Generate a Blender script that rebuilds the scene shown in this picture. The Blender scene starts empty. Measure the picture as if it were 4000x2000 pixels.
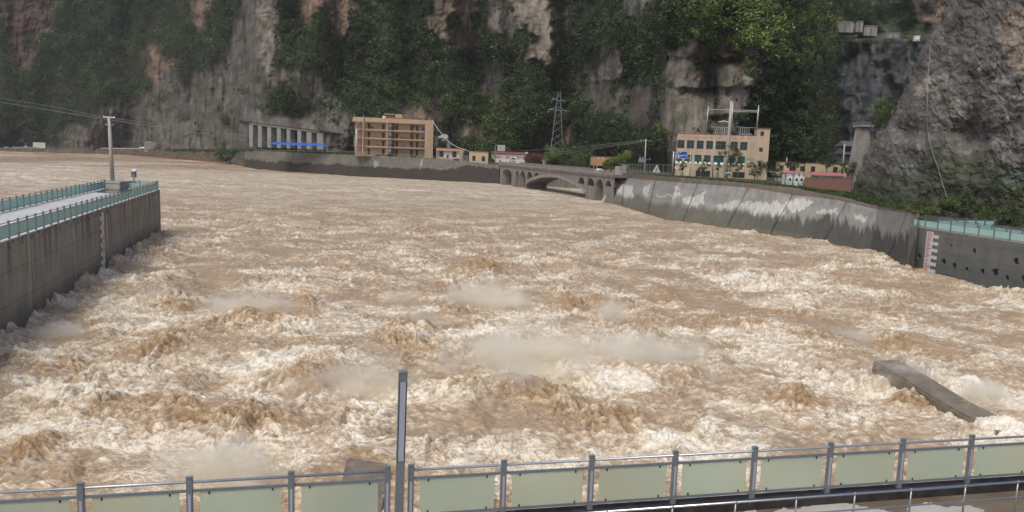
import bpy, bmesh, math, random
import numpy as np
from mathutils import Vector, Matrix
random.seed(7); rng = np.random.default_rng(7)
S = bpy.context.scene; COL = S.collection

# ---------------------------------------------------------------- camera
FPX = 3000.0; PITCH = math.atan(.1333); ROLL = .036; ZC = 13.5
F_ = np.array([0, math.cos(PITCH), -math.sin(PITCH)]); R0 = np.array([1., 0, 0]); U0 = np.array([0, math.sin(PITCH), math.cos(PITCH)])
R_ = math.cos(ROLL)*R0 + math.sin(ROLL)*U0; U_ = -math.sin(ROLL)*R0 + math.cos(ROLL)*U0
cd = bpy.data.cameras.new('camera'); cam = bpy.data.objects.new('camera', cd); COL.objects.link(cam)
cd.sensor_width = 36; cd.lens = 36*FPX/4000; cd.clip_start = .1; cd.clip_end = 5000
cam.matrix_world = Matrix(((R_[0], U_[0], -F_[0], 0), (R_[1], U_[1], -F_[1], 0), (R_[2], U_[2], -F_[2], ZC), (0, 0, 0, 1)))
S.camera = cam
# ---------------------------------------------------------------- world, sun, exposure
SUN_EL, SUN_AZ = math.radians(58), math.radians(-150)      # sun direction measured from +Y, clockwise
w = bpy.data.worlds.new('World'); S.world = w; w.use_nodes = True
nt = w.node_tree; nt.nodes.clear()
sky = nt.nodes.new('ShaderNodeTexSky'); sky.sky_type = 'NISHITA'; sky.sun_disc = False
sky.sun_elevation = SUN_EL; sky.sun_rotation = SUN_AZ; sky.air_density = .6; sky.dust_density = 3; sky.ozone_density = 1
bg = nt.nodes.new('ShaderNodeBackground'); bg.inputs[1].default_value = .12
ow = nt.nodes.new('ShaderNodeOutputWorld'); nt.links.new(sky.outputs[0], bg.inputs[0]); nt.links.new(bg.outputs[0], ow.inputs[0])
ld = bpy.data.lights.new('sun', 'SUN'); ld.energy = 1.3; ld.angle = math.radians(25); ld.color = (1, .985, .93)
lo = bpy.data.objects.new('sun', ld); COL.objects.link(lo)
sd = Vector((math.sin(SUN_AZ)*math.cos(SUN_EL), math.cos(SUN_AZ)*math.cos(SUN_EL), math.sin(SUN_EL)))
lo.rotation_euler = sd.to_track_quat('Z', 'Y').to_euler(); lo.location = sd*50
S.view_settings.view_transform = 'Standard'; S.view_settings.look = 'None'; S.view_settings.exposure = .40
S.render.engine = 'CYCLES'; S.render.resolution_x = 1024; S.render.resolution_y = 512
S.cycles.volume_bounces = 6; S.cycles.max_bounces = 12

# ---------------------------------------------------------------- geometry of the place
def ray(px, py):
    px = np.asarray(px, float)[..., None]; py = np.asarray(py, float)[..., None]
    return F_ + (px-2000)/FPX*R_ - (py-1000)/FPX*U_
CZ = np.array([0, 0, ZC])
def Pz(px, py, z):
    v = ray(px, py); return CZ + v*((np.asarray(z, float)-ZC)/v[..., 2])[..., None]
def W(px, py, D):
    v = ray(px, py); return CZ + v*(np.asarray(D, float)/v[..., 1])[..., None]
def proj(P):
    q = np.asarray(P)-CZ; d = q@F_; return 2000+FPX*(q@R_)/d, 1000-FPX*(q@U_)/d
def hor(px): return 600+.036*(np.asarray(px)-2000)
def mpp(D): return D/FPX                                   # metres per photo pixel at distance D
Z5 = lambda x, y: (1300+x/3.68, 400+y/3.68)
Z6 = lambda x, y: (1850+x/3.963, 480+y/3.963)
Z7 = lambda x, y: (2550+x/3.031, 380+y/3.031)
Z8 = lambda x, y: (x/3.22, 480+y/3.22)
Z4 = lambda x, y: (3000+x/1.61, y/1.61)
ZR = lambda x, y: (3400+x/3.22, 800+y/3.22)
Z3 = lambda x, y: (1900+x/1.61, y/1.61)

# ---------------------------------------------------------------- noise
_p = np.random.default_rng(3).permutation(256); _p = np.concatenate([_p, _p, _p])
_a = np.random.default_rng(4).uniform(0, 2*np.pi, 256); _gx = np.cos(_a).astype(np.float32); _gy = np.sin(_a).astype(np.float32)
def pn(x, y, seed=0):
    x = np.asarray(x, np.float64)+seed*17.31; y = np.asarray(y, np.float64)+seed*9.77
    xi = np.floor(x); yi = np.floor(y); fx = (x-xi).astype(np.float32); fy = (y-yi).astype(np.float32)
    xi = xi.astype(np.int64) & 255; yi = yi.astype(np.int64) & 255
    u = fx*fx*fx*(fx*(fx*6-15)+10); v = fy*fy*fy*(fy*(fy*6-15)+10)
    def g(i, j, a, b): h = _p[_p[i]+j]; return _gx[h]*a+_gy[h]*b
    n00 = g(xi, yi, fx, fy); n10 = g((xi+1) & 255, yi, fx-1, fy); n01 = g(xi, (yi+1) & 255, fx, fy-1); n11 = g((xi+1) & 255, (yi+1) & 255, fx-1, fy-1)
    a = n00+u*(n10-n00); b = n01+u*(n11-n01); return (a+v*(b-a))*1.5
def worley(x, y, seed=0):
    x = np.asarray(x, np.float64)+seed*3.7; y = np.asarray(y, np.float64); xi = np.floor(x).astype(np.int64); yi = np.floor(y).astype(np.int64); f1 = np.full(x.shape, 9., np.float32); f2 = f1.copy()
    for i in (-1, 0, 1):
        for j in (-1, 0, 1):
            h = _p[_p[(xi+i) & 255]+((yi+j) & 255)]; h2 = _p[h+37]; d = (((xi+i+(h+.5)/256)-x)**2+((yi+j+(h2+.5)/256)-y)**2).astype(np.float32); f2 = np.where(d < f1, f1, np.minimum(f2, d)); f1 = np.minimum(f1, d)
    return np.sqrt(f1), np.sqrt(f2)
def fb(x, y, o=4, seed=0, g=.5):
    s = 0; a = 1; t = 0
    for i in range(o): s = s+a*pn(x, y, seed+i*3); t += a; a *= g; x = x*2.03; y = y*2.03
    return s/t
def sst(a, b, x): t = np.clip((x-a)/(b-a), 0, 1); return t*t*(3-2*t)
def inpoly(px, py, poly):
    r = np.zeros(px.shape, bool); n = len(poly)
    for i in range(n):
        x1, y1 = poly[i]; x2, y2 = poly[(i+1) % n]
        if y1 == y2: continue
        c = ((y1 > py) != (y2 > py)) & (px < (x2-x1)*(py-y1)/(y2-y1)+x1); r ^= c
    return r
def lerp3(a, b, t): return a+(b-a)*t[..., None]

# ---------------------------------------------------------------- materials
def mat(name, col=(.5, .5, .5), rough=.8, var=.15, scale=2., bump=.1, bscale=None, metal=0., attr=False, st=(1, 1, 1), col2=None, trans=0., dist=.05, detail=6, spec=.5, ior=1.45, bst=None):
    m = bpy.data.materials.new(name); m.use_nodes = True; n = m.node_tree.nodes; L = m.node_tree.links; b = n['Principled BSDF']
    tc = n.new('ShaderNodeTexCoord'); mp = n.new('ShaderNodeMapping'); mp.inputs['Scale'].default_value = st; L.new(tc.outputs['Object'], mp.inputs[0])
    no = n.new('ShaderNodeTexNoise'); no.inputs['Scale'].default_value = scale; no.inputs['Detail'].default_value = detail; no.inputs['Roughness'].default_value = .6; L.new(mp.outputs[0], no.inputs[0])
    r = n.new('ShaderNodeMapRange'); r.inputs[1].default_value = .3; r.inputs[2].default_value = .7; L.new(no.outputs[0], r.inputs[0])
    if attr or col2 is None:
        r.inputs[3].default_value = 1-var; r.inputs[4].default_value = 1+var
        mx = n.new('ShaderNodeVectorMath'); mx.operation = 'SCALE'
        if attr:
            at = n.new('ShaderNodeAttribute'); at.attribute_name = 'Col'; L.new(at.outputs['Color'], mx.inputs[0])
        else: mx.inputs[0].default_value = col[:3]
        L.new(r.outputs[0], mx.inputs['Scale']); L.new(mx.outputs[0], b.inputs['Base Color'])
    else:
        mx = n.new('ShaderNodeMix'); mx.data_type = 'RGBA'; mx.inputs[6].default_value = (*col, 1); mx.inputs[7].default_value = (*col2, 1)
        L.new(r.outputs[0], mx.inputs[0]); L.new(mx.outputs[2], b.inputs['Base Color'])
    b.inputs['Roughness'].default_value = rough; b.inputs['Metallic'].default_value = metal; b.inputs['Specular IOR Level'].default_value = spec; b.inputs['IOR'].default_value = ior
    b.inputs['Transmission Weight'].default_value = trans
    if bump:
        n2 = n.new('ShaderNodeTexNoise'); n2.inputs['Scale'].default_value = bscale or scale*4; n2.inputs['Detail'].default_value = 8; n2.inputs['Roughness'].default_value = .65
        if bst:
            m2 = n.new('ShaderNodeMapping'); m2.inputs['Scale'].default_value = bst; L.new(tc.outputs['Object'], m2.inputs[0]); L.new(m2.outputs[0], n2.inputs[0])
        else: L.new(mp.outputs[0], n2.inputs[0])
        bp = n.new('ShaderNodeBump'); bp.inputs['Strength'].default_value = bump; bp.inputs['Distance'].default_value = dist; L.new(n2.outputs[0], bp.inputs['Height']); L.new(bp.outputs[0], b.inputs['Normal'])
    return m
def leafmat(name):
    m = bpy.data.materials.new(name); m.use_nodes = True; n = m.node_tree.nodes; L = m.node_tree.links; b = n['Principled BSDF']
    at = n.new('ShaderNodeAttribute'); at.attribute_name = 'Col'; L.new(at.outputs['Color'], b.inputs['Base Color'])
    b.inputs['Roughness'].default_value = .6; b.inputs['Specular IOR Level'].default_value = .25
    tr = n.new('ShaderNodeBsdfTranslucent'); L.new(at.outputs['Color'], tr.inputs[0]); mx = n.new('ShaderNodeMixShader'); mx.inputs[0].default_value = .25
    L.new(b.outputs[0], mx.inputs[1]); L.new(tr.outputs[0], mx.inputs[2]); L.new(mx.outputs[0], n['Material Output'].inputs[0]); return m
M = {}
M['leaf'] = leafmat('foliage')
M['cliff'] = mat('cliff_rock', attr=True, rough=.92, var=.28, scale=.22, bump=.9, bscale=.5, dist=1.2, detail=10, spec=.2, st=(1, 1, .45))
M['rock2'] = mat('near_rock', attr=True, rough=.9, var=.3, scale=.5, bump=.8, bscale=1., dist=.5, detail=10, spec=.25)
M['gorge'] = mat('gorge_rock', attr=True, rough=.9, var=.25, scale=.3, bump=.8, bscale=.5, dist=1., detail=8, spec=.2, st=(1, 1, .5))
M['ground'] = mat('ground', (.07, .07, .05), col2=(.045, .065, .03), rough=.95, scale=.35, bump=.4, dist=.1)
M['road'] = mat('road', (.16, .155, .145), rough=.8, var=.12, scale=.4, bump=.05)
M['wallattr'] = mat('weathered_concrete', attr=True, rough=.85, var=.16, scale=.8, bump=.35, bscale=3, dist=.06, detail=9, st=(1, 1, .5), spec=.3)
M['pierwall'] = mat('pier_concrete', attr=True, rough=.82, var=.13, scale=.9, bump=.3, bscale=4, dist=.03, detail=9, st=(1, 1, .35), spec=.3)
M['conc'] = mat('concrete', (.33, .31, .27), rough=.85, var=.18, scale=1.2, bump=.25, dist=.03)
M['concd'] = mat('old_concrete', (.17, .16, .145), rough=.9, var=.3, scale=.9, bump=.4, dist=.05, st=(1, 1, .4))
M['bridge'] = mat('bridge_stone', (.205, .18, .16), rough=.9, var=.35, scale=.5, bump=.4, dist=.06, st=(1, 1, .35))
M['peach'] = mat('peach_render', (.52, .37, .235), rough=.9, var=.14, scale=.5, bump=.08, dist=.02, st=(1, 1, .3))
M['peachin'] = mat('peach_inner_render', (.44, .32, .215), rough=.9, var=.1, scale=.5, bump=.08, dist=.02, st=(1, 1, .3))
M['cream'] = mat('cream_render', (.56, .44, .27), rough=.9, var=.09, scale=.6, bump=.08, dist=.02, st=(1, 1, .3))
M['station'] = mat('station_render', (.52, .41, .28), rough=.9, var=.2, scale=.5, bump=.08, dist=.02, st=(1, 1, .3))
M['ochre'] = mat('ochre_render', (.42, .26, .14), rough=.9, var=.12, scale=.5, bump=.08, st=(1, 1, .3))
M['white'] = mat('white_paint', (.72, .71, .67), rough=.6, var=.06, scale=2, bump=.03)
M['whitewall'] = mat('whitewash', (.6, .57, .5), rough=.85, var=.08, scale=1, bump=.05)
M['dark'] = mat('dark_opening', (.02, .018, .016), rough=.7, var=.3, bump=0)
M['door'] = mat('brown_door', (.07, .04, .025), rough=.6, var=.3, scale=2, bump=.05)
M['frame'] = mat('window_frame', (.12, .11, .1), rough=.6, bump=0)
M['glassdk'] = mat('window_glass', (.025, .05, .055), rough=.12, var=.4, scale=.6, bump=.1, dist=.01, spec=.6)
M['glassgr'] = mat('green_window_glass', (.02, .09, .08), rough=.25, var=.4, scale=.8, bump=.05, spec=.5)
M['blue'] = mat('blue_paint', (.012, .075, .36), rough=.5, var=.06, bump=.02)
M['tarp'] = mat('blue_tarp', (.03, .14, .55), rough=.55, var=.12, scale=.8, bump=.2, dist=.05)
M['red'] = mat('red_paint', (.45, .03, .025), rough=.7, var=.12, bump=.02)
M['redtile'] = mat('red_tile', (.22, .07, .045), rough=.8, var=.2, scale=3, bump=.1)
M['pink'] = mat('pink_roof_sheet', (.45, .17, .17), rough=.6, var=.12, scale=1, bump=.05)
M['brick'] = mat('brick', (.17, .07, .05), col2=(.26, .15, .11), rough=.9, scale=3, bump=.3)
M['metal'] = mat('galvanised_metal', (.42, .43, .43), rough=.45, var=.12, metal=.6, bump=.03)
M['steel'] = mat('stainless_steel', (.72, .72, .7), rough=.22, var=.06, metal=1., scale=6, bump=.02)
M['greym'] = mat('grey_painted_metal', (.21, .235, .245), rough=.42, var=.1, scale=3, bump=.06, metal=.25, dist=.01)
M['railm'] = mat('rail_metal', (.42, .45, .46), rough=.3, var=.1, scale=4, bump=.04, metal=.6)
M['strip'] = mat('lamp_strip_plastic', (.40, .40, .46), rough=.35, var=.05, scale=3, bump=.02)
M['clip'] = mat('dark_clip', (.03, .035, .03), rough=.4, bump=0)
M['rubber'] = mat('tyre_rubber', (.02, .02, .02), rough=.9, bump=0)
M['wire'] = mat('wire', (.33, .33, .32), rough=.6, bump=0)
M['wiredk'] = mat('dark_wire', (.12, .12, .12), rough=.6, bump=0)
M['bark'] = mat('bark', (.09, .07, .05), rough=.95, var=.3, scale=3, bump=.5)
M['pole'] = mat('concrete_pole', (.42, .39, .34), rough=.85, var=.12, scale=1.5, bump=.1)
M['beam'] = mat('wet_dark_concrete', (.035, .03, .026), rough=.6, var=.6, scale=3, bump=.3, dist=.02)
M['grey'] = mat('grey_plaster', (.2, .19, .17), rough=.9, var=.2, bump=.1)
M['cloth'] = mat('cloth', (.1, .11, .16), rough=.9, var=.2, bump=.1)
M['skin'] = mat('skin', (.35, .2, .14), rough=.6, bump=0)
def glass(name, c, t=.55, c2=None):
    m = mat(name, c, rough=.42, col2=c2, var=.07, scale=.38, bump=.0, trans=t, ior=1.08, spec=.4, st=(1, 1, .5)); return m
M['panel'] = glass('frosted_green_glass', (.60, .74, .62), .55, (.68, .68, .53))  # tan tone painted in for the brown water the glass reflects and shows
M['panel2'] = glass('frosted_teal_glass', (.50, .72, .64), .25, (.44, .66, .60))

# ---------------------------------------------------------------- builders
class MB:
    def __init__(s): s.v = []; s.f = []
    def quad(s, *p):
        i = len(s.v); s.v += [tuple(map(float, q)) for q in p]; s.f.append(tuple(range(i, i+len(p)))); return s
    def box(s, x0, x1, y0, y1, z0, z1):
        i = len(s.v); s.v += [(x0, y0, z0), (x1, y0, z0), (x1, y1, z0), (x0, y1, z0), (x0, y0, z1), (x1, y0, z1), (x1, y1, z1), (x0, y1, z1)]
        s.f += [tuple(i+k for k in q) for q in ((3, 2, 1, 0), (4, 5, 6, 7), (0, 1, 5, 4), (1, 2, 6, 5), (2, 3, 7, 6), (3, 0, 4, 7))]; return s
    def hexa(s, b, t):
        i = len(s.v); s.v += [tuple(map(float, q)) for q in list(b)+list(t)]; n = len(b)
        s.f.append(tuple(i+k for k in reversed(range(n)))); s.f.append(tuple(i+n+k for k in range(n)))
        for k in range(n): s.f.append((i+k, i+(k+1) % n, i+n+(k+1) % n, i+n+k))
        return s
    def tube(s, pts, r, n=8, r2=None, cap=True):
        pts = [Vector(map(float, p)) for p in pts]; m = len(pts); i0 = len(s.v)
        for k, p in enumerate(pts):
            d = (pts[min(k+1, m-1)]-pts[max(k-1, 0)]).normalized()
            a = d.orthogonal().normalized() if abs(d.z) < .9 else Vector((1, 0, 0)); a = (a-d*a.dot(d)).normalized()
            if abs(d.z) < .9: a = d.cross(Vector((0, 0, 1))).normalized()
            b = d.cross(a); rr = r if r2 is None else r+(r2-r)*k/max(1, m-1)
            for j in range(n):
                t = 2*math.pi*j/n; s.v.append(tuple(p+a*rr*math.cos(t)+b*rr*math.sin(t)))
        for k in range(m-1):
            for j in range(n): s.f.append((i0+k*n+j, i0+k*n+(j+1) % n, i0+(k+1)*n+(j+1) % n, i0+(k+1)*n+j))
        if cap: s.f.append(tuple(i0+j for j in reversed(range(n)))); s.f.append(tuple(i0+(m-1)*n+j for j in range(n)))
        return s
    def ball(s, c, r, n=8, sq=(1, 1, 1), z0=-1):
        i0 = len(s.v); m = n//2+1
        for k in range(m+1):
            ph = math.asin(max(-1, z0))+(math.pi/2-math.asin(max(-1, z0)))*k/m
            for j in range(n): t = 2*math.pi*j/n; s.v.append((c[0]+r*sq[0]*math.cos(ph)*math.cos(t), c[1]+r*sq[1]*math.cos(ph)*math.sin(t), c[2]+r*sq[2]*math.sin(ph)))
        for k in range(m):
            for j in range(n): s.f.append((i0+k*n+j, i0+k*n+(j+1) % n, i0+(k+1)*n+(j+1) % n, i0+(k+1)*n+j))
        return s
    def build(s, name, m, parent=None, smooth=False, bevel=0):
        me = bpy.data.meshes.new(name); me.from_pydata(s.v, [], s.f); me.materials.append(M[m] if isinstance(m, str) else m)
        if bevel:
            b = bmesh.new(); b.from_mesh(me); bmesh.ops.bevel(b, geom=b.edges[:], offset=bevel, segments=2, affect='EDGES', clamp_overlap=True); b.to_mesh(me); b.free()
        if smooth: me.polygons.foreach_set('use_smooth', [True]*len(me.polygons))
        o = bpy.data.objects.new(name, me); COL.objects.link(o); o.parent = parent; return o
def tag(o, label=None, cat=None, group=None, kind=None):
    if label: o['label'] = label
    if cat: o['category'] = cat
    if group: o['group'] = group
    if kind: o['kind'] = kind
    return o
def thing(name, label, cat, loc=(0, 0, 0), rz=0, group=None):
    o = bpy.data.objects.new(name, None); COL.objects.link(o); o.location = tuple(map(float, loc)); o.rotation_euler = (0, 0, rz); o.empty_display_size = .5
    return tag(o, label, cat, group)
def setcol(me, c):
    a = me.color_attributes.new('Col', 'FLOAT_COLOR', 'POINT'); c = np.asarray(c, np.float32)
    a.data.foreach_set('color', np.concatenate([c, np.ones((len(c), 1), np.float32)], 1).ravel())
def npmesh(name, V, Q, m, col=None, parent=None, smooth=True):
    me = bpy.data.meshes.new(name); V = np.asarray(V, np.float32).reshape(-1, 3); Q = np.asarray(Q, np.int32); k = Q.shape[1]
    me.vertices.add(len(V)); me.vertices.foreach_set('co', V.ravel()); me.loops.add(Q.size); me.loops.foreach_set('vertex_index', Q.ravel())
    me.polygons.add(len(Q)); me.polygons.foreach_set('loop_start', np.arange(0, Q.size, k, dtype=np.int32)); me.polygons.foreach_set('use_smooth', np.full(len(Q), smooth))
    me.update(calc_edges=True)
    if col is not None: setcol(me, np.asarray(col).reshape(-1, 3))
    me.materials.append(M[m] if isinstance(m, str) else m); o = bpy.data.objects.new(name, me); COL.objects.link(o); o.parent = parent; return o
def gridq(nr, nc):
    i = (np.arange(nr-1)[:, None]*nc+np.arange(nc-1)[None]).ravel(); return np.stack([i, i+1, i+nc+1, i+nc], 1)
def gridmesh(name, P, m, col=None, parent=None, smooth=True, flip=False):
    q = gridq(P.shape[0], P.shape[1]); q = q[:, ::-1] if flip else q
    return npmesh(name, P.reshape(-1, 3), q, m, col, parent, smooth)
class Facade:
    """a vertical plane in the place through two ground points; loc() gives local x, z of a photographed point on it"""
    def __init__(s, a, Da, b, Db):
        A = W(*a, Da); B = W(*b, Db); s.O = A; d = B-A; d[2] = 0; s.L = float(np.linalg.norm(d)); s.u = d/s.L; s.n = np.array([-s.u[1], s.u[0], 0]); s.rz = math.atan2(s.u[1], s.u[0])
    def loc(s, p, off=0.):
        v = ray(*p); o = CZ-s.O-s.n*off; t = -(o@s.n)/(v@s.n); q = o+v*t; return float(q@s.u), float(q[2])
    def world(s, x, y, z): return s.O+s.u*x+s.n*y+np.array([0, 0, z])

# leaves: clouds of small quads
def leaf_cloud(C, R, N, size, colr, squash=.8, cvar=.25, up=.35):
    """C centres (k,3), R radii, N leaves per crown, size of a leaf, colr (k,3)"""
    k = len(C); idx = np.repeat(np.arange(k), N); n = len(idx)
    d = rng.normal(size=(n, 3)); d /= np.linalg.norm(d, axis=1)[:, None]
    rad = rng.uniform(.35, 1.05, n)**.6
    lob = 1+.28*np.sin(d[:, 0]*5+idx*1.7)*np.cos(d[:, 2]*4+idx*2.3)+.15*np.sin(d[:, 1]*9+idx)
    P = C[idx]+d*(R[idx]*rad*lob)[:, None]*np.array([1, 1, squash])
    nn = d+rng.normal(size=(n, 3))*.6+np.array([0, 0, up]); nn /= np.linalg.norm(nn, axis=1)[:, None]
    t = rng.normal(size=(n, 3)); t -= nn*(t*nn).sum(1)[:, None]; t /= np.linalg.norm(t, axis=1)[:, None]; b = np.cross(nn, t)
    s = (size[idx] if np.ndim(size) else size)*rng.uniform(.6, 1.3, n)
    t = t*s[:, None]; b = b*(s*rng.uniform(.45, .8, n))[:, None]
    V = np.stack([P-t, P-b*.9+t*.1, P+t, P+b], 1).reshape(-1, 3)
    c = colr[idx]*(1+rng.normal(size=(n, 1))*cvar)*(1+rng.normal(size=(n, 3))*.06)
    c = np.clip(np.repeat(c, 4, 0), .006, .6); return V, c
def leaf_obj(name, C, R, N, size, colr, parent=None, **k):
    V, c = leaf_cloud(np.asarray(C, float), np.asarray(R, float), N, size, np.asarray(colr, float), **k)
    return npmesh(name, V, np.arange(len(V)).reshape(-1, 4), 'leaf', c, parent, smooth=False)
# ---------------------------------------------------------------- river
def river():
    # lattice: polar about the near bank, finer near, coarser far (level of detail only; waves are functions of world x, y)
    pxs = np.concatenate([np.linspace(-900, -60, 60)[:-1], np.linspace(-60, 4060, 1330), np.linspace(4060, 4900, 60)[1:]])
    lx = (pxs-2000)/FPX
    el = np.concatenate([np.linspace(.0185, .05, 120)[:-1], np.r_[np.linspace(.05, .52, 1000), np.linspace(.524, .75, 60)]]); D = ZC/el      # forward distance of each row
    D = D[::-1]
    X = lx[None]*D[:, None]*1.02; Y = np.repeat(D[:, None], len(lx), 1); n = X.shape
    wx = X+2.2*fb(X/7, Y/7, 3, 1); wy = Y+2.2*fb(X/7, Y/7, 3, 2)
    T = sst(235, 85, Y)*.86+.14*sst(420, 180, Y); T2 = sst(110, 50, Y)
    h = T*(.50*pn(wx/8.5, wy/8.5, 3)+.42*pn(wx/3.9, wy/3.9, 4)) + .14*(1-T)*pn(wx/10, wy/3.5, 5)
    # fields where the river boils
    calm = fb(X/16, Y/16, 3, 11)
    brown = np.zeros(n); white = np.zeros(n); boost = np.zeros(n)
    for (px, py, wpx, dp, hh, br) in BOILS:
        c = Pz(px, py, 0); D0 = c[1]; rx = wpx/2*mpp(D0); ry = dp/2*ZC/((py-hor(px))**2)*FPX
        dx = (wx-c[0])/rx+.25*pn(X/1.5, Y/1.5, 21); dy = (wy-c[1])/max(ry, .6)+.25*pn(X/1.5, Y/1.5, 22)
        g = np.exp(-(dx**2+dy**2)*1.1); fr = np.exp(-(dx**2+((dy+.0)*np.where(dy < 0, 1.7, .8))**2)*1.2)
        h = h+.42*hh*fr; brown = np.maximum(brown, br*g) if br > 0 else brown; white = np.maximum(white, -br*g) if br < 0 else white; boost = np.maximum(boost, g)
    lump = sst(.0, .45, fb(wx/5.5, wy/5.5, 3, 31)+.25*boost-.05)*T
    sx = X+.9*pn(X/3.1, Y/3.1, 35); sy = Y+.9*pn(X/3.1, Y/3.1, 36)
    b1 = np.abs(pn(sx/1.5, sy/1.5, 41)); b2 = np.abs(pn(sx/.75+.5*b1, sy/.75, 42)); b3 = np.abs(pn(X/.40+.6*b2, Y/.36, 43)); b4 = np.abs(pn(X/.20, Y/.18, 44)); b5 = np.abs(pn(X/.11, Y/.1, 45))
    near = sst(90, 40, Y); cm = sst(.02, .32, calm)*(1-.8*np.clip(boost, 0, 1)); lm = (.62-.42*cm)*T+.45*np.maximum(lump*(1-.6*cm), .7*boost)*T
    h = h+lm*(.30*np.abs(pn(wx/2.6, wy/2.2, 40))+.55*b1+.40*b2+.19*b3+.07*b4+.02*b5*near)*(.9+.35*boost)
    h = h+(1-T)*(.10*pn(X/4.2, Y/2.2, 47)+.14*np.abs(pn(X/7, Y/4, 48)))
    # waves piling up on the walls
    for (a, b, side) in EDGES:
        ax, ay = a; bx, by = b; d = np.array([bx-ax, by-ay], float); l = np.hypot(*d); d /= l
        s = (X-ax)*d[0]+(Y-ay)*d[1]; q = np.abs((X-ax)*d[1]-(Y-ay)*d[0]); m = (s > -2) & (s < l+2)
        e = np.exp(-(q/(1.3+.7*pn(s/3, s*0, 49)))**2)*m*(.15+.95*sst(-.1, .5, fb(s/5.3, q*.3, 4, 50, .65)))*T; h = h+.95*e; white = np.maximum(white, .6*e)
    h = h*1.0
    # choppy horizontal displacement
    Xd = X+.25*T*pn(wx/1.8, wy/1.8, 51); Yd = Y+.3*T*pn(wx/1.8, wy/1.8, 52)
    Y0_, X0_ = Y, X; Y = Y+1.3*h; X = X+.45*h; sy = sy+1.3*h; wy = wy+1.3*h
    # water colour: silt brown, cream froth, white foam threads; shade painted into the creases
    vx = X+.55*pn(X/1.3, Y/1.3, 57)+.25*pn(X/.5, Y/.5, 58); vy = Y+.55*pn(X/1.3, Y/1.3, 59)+.25*pn(X/.5, Y/.5, 60)
    fil = (1-np.abs(pn(vx/2.6, vy/1.9, 61)))**7; fil2 = (1-np.abs(pn(vx/1.0, vy/.8, 62)))**7; fil3 = (1-np.abs(pn(vx/.45, vy/.36, 63)))**6; fil4 = (1-np.abs(pn(vx/.22, vy/.19, 64)))**5
    patch = sst(-.26, .40, fb(sx/8, sy/6, 4, 65)); fine = fb(X/.5, Y/.4, 4, 66, .65); med = fb(sx/1.9, sy/1.3, 4, 67, .6)
    w1, w2 = worley(vx/1.05, vy/.85, 1); lace = np.clip(1-(w2-w1)/.22, 0, 1)**1.5; w1, w2 = worley(vx/.42+.2*fil, vy/.36, 2); lace2 = np.clip(1-(w2-w1)/.25, 0, 1)**1.5; w1, w2 = worley(X/.19, Y/.17, 3); lace3 = np.clip(1-(w2-w1)/.3, 0, 1)
    tear = sst(-.25, .3, fb(X/1.7, Y/1.4, 3, 69))
    f = -.02+.30*patch+.40*med+.40*fil*fil2+.72*lace*tear*(.5+.5*patch)+.66*lace2*(.35+.65*patch)*(.4+.6*tear)+.40*lace3*near*(.3+.7*patch)+.25*fil3*patch+.42*fine+.25*(b1+b2-.55)*lm
    f = f*(.35+.65*T)+.10*(1-T)
    far = sst(150, 260, Y)
    # far out: long pale streaks across the river
    st = fb(X/14, Y/2.2, 4, 71); f = f*(1-.7*far)+far*(.26+.62*st+.62*fb(X/4, Y/2.6, 4, 76, .6)+.55*(1-np.abs(pn(vx/3.4, vy/1.8, 77)))**9*sst(-.2, .3, fb(X/20, Y/14, 2, 78))+.55*(1-np.abs(pn(X/5, Y/1.8, 72)))**9*sst(0, .3, pn(X/30, Y/20, 73)))
    f = np.where(far < 1, (f-.42)*1.35+.47, f)
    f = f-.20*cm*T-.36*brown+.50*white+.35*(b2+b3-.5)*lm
    f = np.clip(f, 0, 1.15)
    silt = np.array([.365, .268, .174]); cream = np.array([.71, .615, .465]); wht = np.array([.80, .76, .665]); clump = np.array([.37, .242, .118]); rose = np.array([.352, .278, .212]); crease_shade = np.array([.17, .10, .048])
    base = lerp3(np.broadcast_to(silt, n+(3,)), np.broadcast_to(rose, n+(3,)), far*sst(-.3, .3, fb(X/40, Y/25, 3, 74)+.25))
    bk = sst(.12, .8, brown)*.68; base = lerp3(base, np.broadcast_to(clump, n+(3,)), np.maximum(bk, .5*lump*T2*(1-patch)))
    base = lerp3(base, np.broadcast_to(crease_shade, n+(3,)), sst(.42, .08, b2+.6*b3)*np.clip(.35*lump+.8*bk, 0, .8)*T)  # creases: thinner foam plus painted shade between the lumps
    # brown belt along the far bank
    pxx, pyy = proj(np.stack([X, Y, X*0], -1)); belt = sst(330, 420, Y-.0*X)*sst(-.5, .1, fb(X/60, Y/40, 2, 75)+.0) 
    base = lerp3(base, np.broadcast_to(np.array([.215, .125, .07]), n+(3,)), .85*belt)
    f = f*(1-.55*belt)
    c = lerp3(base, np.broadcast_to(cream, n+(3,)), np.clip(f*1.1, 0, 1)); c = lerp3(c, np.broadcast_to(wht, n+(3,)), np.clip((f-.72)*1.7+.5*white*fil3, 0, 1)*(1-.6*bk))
    c = c*(1+.16*fine[..., None]+.08*(b3+b4-.5)[..., None]*T[..., None])  # lump tops painted lighter, creases darker, following the relief
    X, Y = X0_, Y0_
    P = np.stack([Xd, Yd, h], -1)
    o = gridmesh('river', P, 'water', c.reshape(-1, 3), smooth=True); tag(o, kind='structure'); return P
mw = mat('water', attr=True, rough=.5, var=.10, scale=3.2, bump=.45, bscale=4.5, dist=.08, detail=8, spec=.22); M['water'] = mw
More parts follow.
